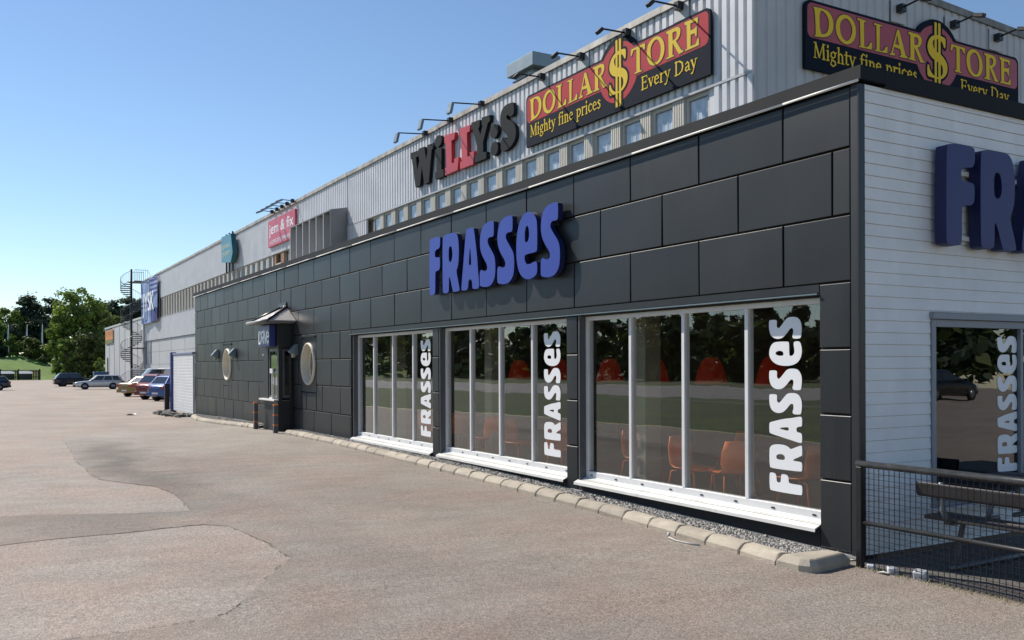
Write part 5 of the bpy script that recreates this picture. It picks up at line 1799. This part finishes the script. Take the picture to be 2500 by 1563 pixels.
# ================================================================ vehicles
def car(label, col, L=4.3, W=1.76, H=1.5, zb=.93, hood=.70, trunk=None, xw0=.20, xr0=.02, xr1=-.34, xw1=-.47, wb=2.6, r=.315, npil=2, dark_rear=False, van=False, metal=.3):
    t = thing('parked_car' if not van else 'parked_van', label, 'van' if van else 'car')
    pm = mat('paint_%02d_%02d_%02d' % tuple(int(c * 99) for c in col), col, .28, metal, .03, 1, coat=.6)
    hl, hw = L / 2, W / 2
    trunk = trunk or zb
    X0, X1, X2, X3 = xw0 * L, xr0 * L, xr1 * L, xw1 * L
    st_ = []
    for fx in (-.5, -.485, -.44, -.36, -.2, 0, .15, .27, .37, .44, .48, .5):
        x = fx * L
        if x < X3:
            zt = trunk
        elif x < X0:
            zt = zb
        else:
            k = (x - X0) / (hl - X0)
            zt = zb - .02 + (hood - zb) * k ** 1.4
        e = {-.5: (.80, .42, .12), -.485: (.92, .30, .05), .5: (.74, .40, .10), .48: (.88, .30, .04), .44: (.96, .24, .01), -.44: (.985, .24, .0)}.get(fx, (1, .20, 0))
        st_.append((x, e[1], zt - e[2], hw * e[0]))
    vs, n = [], 12
    for x, zl, zt, w in st_:
        zm = zl + (zt - zl) * .55
        half = [(0, zl), (.80 * w, zl), (.96 * w, zl + .06), (w, zm), (.965 * w, zt - .05), (.88 * w, zt)]
        vs += [(x, a, b) for a, b in half] + [(x, 0, zt + .02)] + [(x, -a, b) for a, b in half[:0:-1]]
    n = 12
    ns = len(st_)
    fs = [(i * n + k, (i + 1) * n + k, (i + 1) * n + (k + 1) % n, i * n + (k + 1) % n) for i in range(ns - 1) for k in range(n)]
    fs += [tuple(range(n)), tuple((ns - 1) * n + k for k in range(n))]
    b = MB().add(vs, fs, 0, True).build('body', pm, t)
    sm = b.modifiers.new('sub', 'SUBSURF')
    sm.levels = sm.render_levels = 1
    hb, hr = hw * .93, hw * .74
    zr = H
    # cabin
    ring0 = [(X0, hb * .86, zb - .03), (X0 - .10 * L * .3, hb, zb - .03), (X3 + .08, hb, zb - .03), (X3, hb * .86, zb - .03)]
    ring1 = [(X1 + .03, hr * .8, zr - .05), (X1 - .12, hr, zr - .05), (X2 + .12, hr, zr - .05), (X2 - .03, hr * .8, zr - .05)]
    ring2 = [(X1 - .10, hr * .6, zr), (X1 - .22, hr * .78, zr), (X2 + .22, hr * .78, zr), (X2 + .10, hr * .6, zr)]

    def full(rg):
        return rg + [(a, -q, c) for a, q, c in rg[::-1]]
    vs = full(ring0) + full(ring1) + full(ring2)
    m = 8
    fs = [(q * m + k, q * m + (k + 1) % m, (q + 1) * m + (k + 1) % m, (q + 1) * m + k) for q in range(2) for k in range(m)] + [tuple(2 * m + k for k in range(m))]
    MB().add(vs, fs, 0, False).build('cabin', pm, t, .03, 2)

    def lerp(a, b_, k):
        return tuple(a[i] + (b_[i] - a[i]) * k for i in range(3))

    def pane(a0, a1, b0, b1, s0, s1, t0, t1, nrm, name='window'):
        q = []
        for s, tt in ((s0, t0), (s1, t0), (s1, t1), (s0, t1)):
            lo_, hi_ = lerp(a0, a1, s), lerp(b0, b1, s)
            p = lerp(lo_, hi_, tt)
            q.append(tuple(p[i] + nrm[i] * .012 for i in range(3)))
        MB().add(q, [(0, 1, 2, 3)]).build(name, M_CARGL, t)
    for sg in (1, -1):
        f = lambda p: (p[0], p[1] * sg, p[2])
        a0, a1, b0, b1 = f(ring0[1]), f(ring0[2]), f(ring1[1]), f(ring1[2])
        cuts = {2: ((.06, .50), (.54, .95)), 3: ((.05, .36), (.39, .68), (.71, .96)), 1: ((.04, .40),)}[npil]
        for s0, s1 in cuts:
            pane(a0, a1, b0, b1, s0, s1, .14, .92, (0, sg * 1.0, .25))
    pane(f(ring0[0]), (ring0[0][0], ring0[0][1], ring0[0][2]), f(ring1[0]), (ring1[0][0], ring1[0][1], ring1[0][2]), .03, .97, .14, .94, (.8, 0, .5), 'windscreen')
    pane((ring0[3][0], -ring0[3][1], ring0[3][2]), ring0[3], (ring1[3][0], -ring1[3][1], ring1[3][2]), ring1[3], .06, .94, .22, .92, (-.8, 0, .5), 'rear_window')
    for sx in (-1, 1):
        for sy in (-1, 1):
            x, y = sx * wb / 2, sy * (hw - .10)
            w = MB().tube([(x, y - .10 * 1, r), (x, y + .10, r)], r, 20).build('wheel', M_TYRE, t, .02)
            yo = y + sy * .101
            MB().tube([(x, yo - .004, r), (x, yo + .006, r)], r * .66, 16).build('rim', M_RIM, w)
            MB().tube([(x, yo - .03, r + .01), (x, y + sy * .103 - sy * .008, r + .01)], r * 1.16, 20).build('wheel_arch', M_PLASTIC, t)
    xr = -hl
    for sy in (-1, 1):
        MB().box(xr - .01, xr + .22, sy * hw * .90 - .05, sy * hw * .90 + .05, trunk - .28, trunk - .10).build('tail_light', M_TAIL, t, .02)
        MB().box(xr - .012, xr + .08, sy * hw * .62 - .16, sy * hw * .62 + .16, trunk - .26, trunk - .13).build('tail_light', M_TAIL, t, .02)
        MB().box(hl - .20, hl + .0, sy * hw * .74 - .17, sy * hw * .74 + .17, hood - .16, hood - .04).build('headlight', M_HEAD, t, .02)
        if sy:
            MB().box(X0 - .35, X0 - .22, sy * (hw + .08) - .08, sy * (hw + .08) + .08, zb - .02, zb + .12).build('mirror', pm if not dark_rear else M_PLASTIC, t, .02)
    MB().box(xr - .035, xr + .25, -hw * .9, hw * .9, .30, .52).build('bumper', pm if not dark_rear else M_PLASTIC, t, .04, 2)
    MB().box(hl - .25, hl + .03, -hw * .86, hw * .86, .26, .48).build('bumper', pm if not dark_rear else M_PLASTIC, t, .04, 2)
    MB().box(xr - .045, xr - .036, -.26, .26, .40, .51).build('number_plate', M_WHITE, t)
    return t


def place(t, x, y, z, a):
    t.location = (x, y, z)
    t.rotation_euler = (0, 0, a)


A = math.radians
place(car('blue hatchback parked nearest to the white slatted gate', (0.045, 0.10, 0.30), 4.2, 1.76, 1.50, .94, .72, 1.0, .24, .07, -.36, -.485, 2.6), -57.2, 10.55, -.30, A(120))
place(car('dark red hatchback parked between the blue and the gold car', (0.17, 0.012, 0.022), 4.4, 1.82, 1.60, .98, .76, 1.04, .24, .06, -.36, -.485, 2.65, .33), -61.2, 10.5, -.35, A(122))
place(car('gold saloon with its boot to the lane, left of the dark red car', (0.30, 0.20, 0.06), 4.65, 1.78, 1.44, .93, .72, 1.0, .22, .06, -.18, -.33, 2.7), -69.8, 10.6, -.41, A(122))
place(car('white van behind the red and blue hatchbacks', (0.62, 0.63, 0.64), 4.6, 1.85, 2.05, 1.12, .9, 1.15, .34, .17, -.44, -.49, 2.75, .33, 1, False, True, 0), -76.5, 13.1 - .9, -.47, A(-92))
place(car('silver estate car seen side on with dark rear windows', (0.56, 0.57, 0.57), 4.8, 1.74, 1.47, .90, .74, .95, .20, .06, -.40, -.485, 2.65, .32, 3, True), -103.5, 10.55, -.645, A(-93))
place(car('black sport utility car left of the silver estate', (0.014, 0.013, 0.015), 4.7, 1.85, 1.68, 1.02, .90, 1.08, .22, .06, -.36, -.48, 2.7, .36, 2), -125.3, 10.0, -.76, A(94))
place(car('dark blue estate car cut off by the left edge of the view', (0.012, 0.016, 0.03), 4.7, 1.78, 1.46, .92, .74, .98, .22, .06, -.38, -.48, 2.7, .32, 3), -106, .25, -.67, A(-92))
place(car('black car standing beyond the railing, mirrored in the end wall window', (0.012, 0.013, 0.015), 4.0, 1.72, 1.5, .94, .74, 1.0, .22, .05, -.36, -.48, 2.55), 16.2, 39.0, 0, A(90))

# ================================================================ beyond the parking lot
M_BROWN = mat('brown_fence', (0.11, 0.06, 0.03), .8, 0, .35, 2)
fn = thing('slat_fence', 'brown upright slat fence behind the two green waste containers', 'fence', (-197, 4, -.9))
mb = MB()
fx = lambda y: -204.8 + (y - 1.8) * 1.29
y = -6.0
while y < 9.7:
    x = -200.5 + y * .35
    mb.box(x - .03, x + .03, y, y + .2, -.85, 1.05)
    y += .27
mb.build('slats', M_BROWN, fn)
MB().obox((-199.85, 1.85, .80), (.0, 0, .08), (2.74, 7.83, 0), (.05, 0, 0)).obox((-199.85, 1.85, -.3), (.0, 0, .08), (2.74, 7.83, 0), (.05, 0, 0)).build('rails', M_BROWN, fn)
for y in (-1, 3.2, 6.2, 9.7):
    MB().box(-200.6 + y * .35, -200.4 + y * .35, y - .12, y + .12, -1, 1.25).build('post', M_PLASTIC, fn)
for y, lab in ((4.35, 'left dark green waste container with pale lid by the brown fence'), (7.35, 'right dark green waste container with pale lid by the brown fence')):
    x = -198.3 + (y - 5) * .35
    t = thing('waste_container', lab, 'container', (x, y, -.9), 'green waste containers')
    MB().add([(x + .5, y - 1.0, -.8), (x + .5, y + 1.0, -.8), (x + .75, y + 1.1, .35), (x + .75, y - 1.1, .35), (x - .5, y - 1.0, -.8), (x - .5, y + 1.0, -.8), (x - .7, y + 1.1, .35), (x - .7, y - 1.1, .35)],
             [(0, 1, 2, 3), (4, 7, 6, 5), (0, 3, 7, 4), (1, 5, 6, 2), (0, 4, 5, 1), (3, 2, 6, 7)]).build('bin_body', mat('bin_green', (0.012, 0.03, 0.022), .5), t, .03)
    MB().add([(x + .8, y - 1.12, .36), (x + .8, y + 1.12, .36), (x - .1, y + 1.12, .85), (x - .1, y - 1.12, .85), (x - .75, y + 1.12, .5), (x - .75, y - 1.12, .5)], [(0, 1, 2, 3), (3, 2, 4, 5), (0, 3, 5), (1, 4, 2)]).build('lid', mat('lid_pale', (0.42, 0.46, 0.46), .5), t)
t = thing('skip_container', 'blue open steel container in front of the pale warehouse', 'container', (-150, 15.6, -.85))
MB().box(-151, -149, 14.6, 16.6, -.75, .85).box(-151.05, -148.95, 14.55, 16.65, .70, .88).build('bin_body', mat('bin_blue', (0.03, 0.10, 0.22), .5, 0, .1, 2), t, .03)
for k in range(4):
    MB().box(-148.95, -148.90, 14.85 + k * .47, 14.93 + k * .47, -.7, .69).build('rib', mat('bin_blue', (0.03, 0.10, 0.22)), t)
for x, y, h, lab in ((-245.5, 5.6, 11.6, 'leftmost of three white flagpoles before the dark pines'), (-243.3, 9.4, 11.6, 'middle of three white flagpoles before the dark pines'), (-241.5, 12.55, 11.7, 'rightmost of three white flagpoles before the dark pines')):
    z = hill_z(x, y)
    t = thing('flagpole', lab, 'flagpole', (x, y, z), 'white flagpoles')
    MB().tube([(x, y, z - .2), (x, y, h)], [.11, .06], 8).build('pole', M_WHITE, t)
    m = MB()
    n = 8
    for i in range(n):
        a, b = i / n, (i + 1) / n
        zz = lambda k: h - .2 - 4.2 * k
        w = lambda k: .12 + .42 * k * (1 - k * .5)
        m.add([(x + .1, y - .05, zz(a)), (x + .1, y - w(a), zz(a) - .1), (x + .15, y - w(b), zz(b) - .1), (x + .1, y - .05, zz(b))], [(0, 1, 2, 3)])
    m.build('flag', mat('flag_cloth', (0.55, 0.57, 0.6), .7), t)

# ---- trees
M_TRUNK = mat('bark', (0.09, 0.065, 0.045), .9, 0, .3, 4)
LEAF = {'birch': [(0.15, 0.215, 0.032), (0.10, 0.165, 0.03), (0.19, 0.26, 0.045)],
        'dark': [(0.038, 0.064, 0.036), (0.052, 0.082, 0.042), (0.028, 0.05, 0.032)],
        'olive': [(0.12, 0.155, 0.036), (0.09, 0.125, 0.03), (0.15, 0.18, 0.05)],
        'lime': [(0.18, 0.27, 0.04), (0.13, 0.21, 0.034), (0.21, 0.30, 0.055)]}


def leafmats(kind):
    r = []
    for i, c in enumerate(LEAF[kind]):
        nm = 'leaf_%s_%d' % (kind, i)
        if nm not in MATS:
            m = mat(nm, c, .6, 0, .25, .7)
            nt = m.node_tree
            pb = nt.nodes['Principled BSDF']
            tr = nt.nodes.new('ShaderNodeBsdfTranslucent')
            tr.inputs[0].default_value = (c[0] * 1.1, c[1] * 1.15, c[2], 1)
            mx = nt.nodes.new('ShaderNodeMixShader')
            mx.inputs[0].default_value = .42
            nt.links.new(pb.outputs[0], mx.inputs[1])
            nt.links.new(tr.outputs[0], mx.inputs[2])
            nt.links.new(mx.outputs[0], nt.nodes['Material Output'].inputs[0])
        r.append(MATS[nm])
    return r


def leaves(mb, c, rad, n, size, rng, mi, flat=.8):
    for _ in range(n):
        while True:
            p = Vector((rng.uniform(-1, 1), rng.uniform(-1, 1), rng.uniform(-1, 1)))
            if .25 < p.length < 1:
                break
        q = Vector(c) + Vector((p.x * rad, p.y * rad, p.z * rad * flat))
        nrm = (p.normalized() + Vector((rng.uniform(-.8, .8), rng.uniform(-.8, .8), rng.uniform(-.3, 1)))).normalized()
        a = nrm.cross(Vector((rng.uniform(-1, 1), rng.uniform(-1, 1), rng.uniform(-1, 1)))).normalized()
        b = nrm.cross(a)
        s = size * rng.uniform(.6, 1.4)
        mb.add([q - a * s, q - b * s * .55, q + a * s, q + b * s * .55], [(0, 1, 2, 3)], mi)


def tree(name, label, cat, x, y, top, rad, kind, seed, base=None, clusters=60, per=45, leaf=.34, low=.2, shape='round', group=None, bz=None):
    rng = random.Random(seed)
    z = bz if bz is not None else (hill_z(x, y) if x < -196 else gz(x))
    h = top - z
    t = thing(name, label, cat, (x, y, z), group)
    tr = MB()
    tr.tube([(x, y, z - .3), (x + .1, y, z + h * .35), (x + rng.uniform(-.3, .3), y + rng.uniform(-.3, .3), z + h * .85)], [.02 * h + .03, .014 * h + .02, .02], 7)
    cen = []
    for i in range(clusters):
        while True:
            u = rng.uniform(low, .97)
            if shape == 'round':
                k = math.sqrt(max(0, 1 - ((u - .55) / .47) ** 2)) if u > .55 else .55 + .45 * ((u - low) / (.56 - low)) ** .6
            elif shape == 'pine':
                k = (1 - u) ** .6 * 1.15 + .12 if u > .35 else .75
            else:
                k = 1 - abs(u - .5) * .9
            if rng.random() < k + .15:
                break
        a = rng.uniform(0, 2 * PI)
        rr = rad * k * math.sqrt(rng.uniform(.12, 1)) * rng.uniform(.8, 1.08)
        cen.append((x + rr * math.cos(a), y + rr * math.sin(a), z + h * u))
    for i in range(min(10, clusters)):
        c = cen[i]
        zz = z + (c[2] - z) * .6
        tr.tube([(x, y, zz), ((x + c[0]) / 2, (y + c[1]) / 2, zz + (c[2] - zz) * .6), c], [.008 * h + .01, .005 * h + .01, .01], 5)
    tr.build('trunk', M_TRUNK, t)
    cr = MB()
    for c in cen:
        mi = rng.choice((0, 0, 1, 2))
        cr_ = rad * rng.uniform(.16, .34) * (1.0 if shape != 'pine' else 1.25)
        leaves(cr, c, cr_, per, leaf, rng, mi, .75 if shape != 'pine' else .4)
        for _ in range(per // 6):
            leaves(cr, c, cr_ * 1.3, 1, leaf, rng, rng.choice((0, 1, 2)), .8)
    cr.build('crown', leafmats(kind), t)
    return t


G1 = 'trees on the slope beyond the parking lot'
T = [('deciduous_tree', 'tallest light green tree standing left of the pale warehouse', -208, 17.3, 18.0, 4.8, 'birch', 1, 110, .08, 'round'),
     ('deciduous_tree', 'green bushy tree on the left flank of the tallest light green tree', -206, 14.6, 12.4, 3.2, 'birch', 2, 80, .03, 'round'),
     ('deciduous_tree', 'green tree on the right flank of the tallest one, behind the orange sign', -209, 22.0, 14.2, 4.6, 'olive', 3, 80, .03, 'round'),
     ('deciduous_tree', 'shaded olive green tree low in front of the tallest light green tree', -199, 18.3, 8.5, 3.4, 'olive', 4, 60, .0, 'round'),
     ('lime_bush', 'bright yellow green sapling in front of the big trees', -200, 14.9, 7.4, 1.9, 'lime', 5, 34, .1, 'round'),
     ('pine_tree', 'dark pine, left of the twin pines behind the flagpoles', -262, 10.4, 19.6, 4.8, 'dark', 6, 150, .1, 'pine'),
     ('pine_tree', 'dark pine, right of the twin pines behind the flagpoles', -260, 15.2, 19.4, 4.6, 'dark', 7, 150, .1, 'pine'),
     ('pine_tree', 'broad dark pine filling the gap low behind the right flagpole', -256, 12.8, 14.5, 5.2, 'dark', 8, 80, .05, 'pine'),
     ('deciduous_tree', 'rounded light green tree at the far left skyline', -262, 4.8, 16.3, 3.7, 'birch', 9, 60, .1, 'round'),
     ('deciduous_tree', 'green tree on the skyline left of the twin pines', -258, 7.9, 15.2, 3.2, 'birch', 10, 55, .1, 'round'),
     ('deciduous_tree', 'dark green tree at the left edge of the view', -228, 1.6, 11.8, 3.4, 'birch', 11, 60, .02, 'round'),
     ('deciduous_tree', 'second dark tree behind the leftmost flagpole', -250, 5.2, 12.2, 4.0, 'dark', 12, 60, .02, 'round'),
     ('deciduous_tree', 'pale green tree low at the left edge under the rounded skyline tree', -252, 2.2, 13.4, 3.3, 'birch', 13, 55, .02, 'round'),
     ('pine_tree', 'dark pine just right of the tallest light green tree', -246, 24.3, 18.6, 4.4, 'dark', 14, 120, .2, 'pine'),
     ('pine_tree', 'dark pine on the skyline left of the spiral stair', -244, 28.0, 18.2, 4.6, 'dark', 15, 120, .2, 'pine'),
     ('pine_tree', 'dark pine seen through the spiral stair', -242, 31.6, 18.7, 4.6, 'dark', 16, 120, .2, 'pine'),
     ('pine_tree', 'dark pine right of the spiral stair above the warehouse roof', -240, 35.0, 18.3, 4.6, 'dark', 17, 120, .2, 'pine'),
     ('bush', 'rounded olive bush at the top of the grass slope', -223, 8.9, 8.2, 2.1, 'olive', 20, 40, .02, 'round'),
     ('bush', 'slim green shrub left of the olive bush on the slope', -224, 5.9, 8.8, 1.4, 'birch', 21, 34, .02, 'round'),
     ('bush', 'low olive hedge bush right of the rounded olive bush', -222, 12.0, 6.3, 2.3, 'olive', 22, 36, .0, 'round'),
     ('bush', 'low dark bush at the left of the grass slope', -224, 3.3, 6.8, 1.6, 'dark', 23, 36, .0, 'round'),
     ('bush', 'small yellow green bush by the warehouse corner', -178, 18.4, 3.2, 1.1, 'lime', 24, 26, .02, 'round'),
     ('bush', 'low brownish bush at the foot of the big trees', -199, 16.2, 2.6, 1.4, 'olive', 25, 30, .0, 'round')]
for nm_, lab, x, y, top, rad, kind, seed, cl, low, shp in T:
    small = nm_ in ('bush', 'lime_bush')
    tree(nm_, lab, 'bush' if small else 'tree', x, y, top, rad, kind, seed, None, cl, 62 if not small else 50, .34 if not small else .25, low, shp, G1)
# dense far wood, mirrored in the shop windows
rng = random.Random(99)
wd = MB()
for k in range(430):
    x = rng.uniform(-330, 40)
    y = rng.uniform(-95, -66)
    h = rng.uniform(5.5, 10.5) * (1 if x > -220 else 1.4) * (1 + .15 * math.sin(x * .09))
    for q in range(9):
        u = rng.uniform(.0, 1) ** .8
        leaves(wd, (x + rng.uniform(-2, 2), y + rng.uniform(-2, 2), h * u), 2.2 * (1.12 - u * .8), 13, .8, rng, rng.choice((0, 1, 2)))
wo_ = wd.build('far_wood', [leafmats('dark')[1], leafmats('olive')[1], leafmats('dark')[0]])
struct(wo_, 'stuff')
wo_['label'] = 'dark mixed wood across the road, mirrored in the shop windows'
wd = MB()
for k in range(70):
    x, y = rng.uniform(55, 80), rng.uniform(20, 190)
    h = rng.uniform(7, 13)
    for q in range(6):
        u = rng.uniform(.05, 1)
        leaves(wd, (x + rng.uniform(-2, 2), y + rng.uniform(-2, 2), h * u), 2.6 * (1.15 - u * .6), 10, 1.1, rng, rng.choice((0, 1, 2)))
wo_ = wd.build('far_wood', [leafmats('dark')[1], leafmats('olive')[1], leafmats('dark')[0]])
struct(wo_, 'stuff')
wo_['label'] = 'dark wood beyond the yard, mirrored in the end wall window'
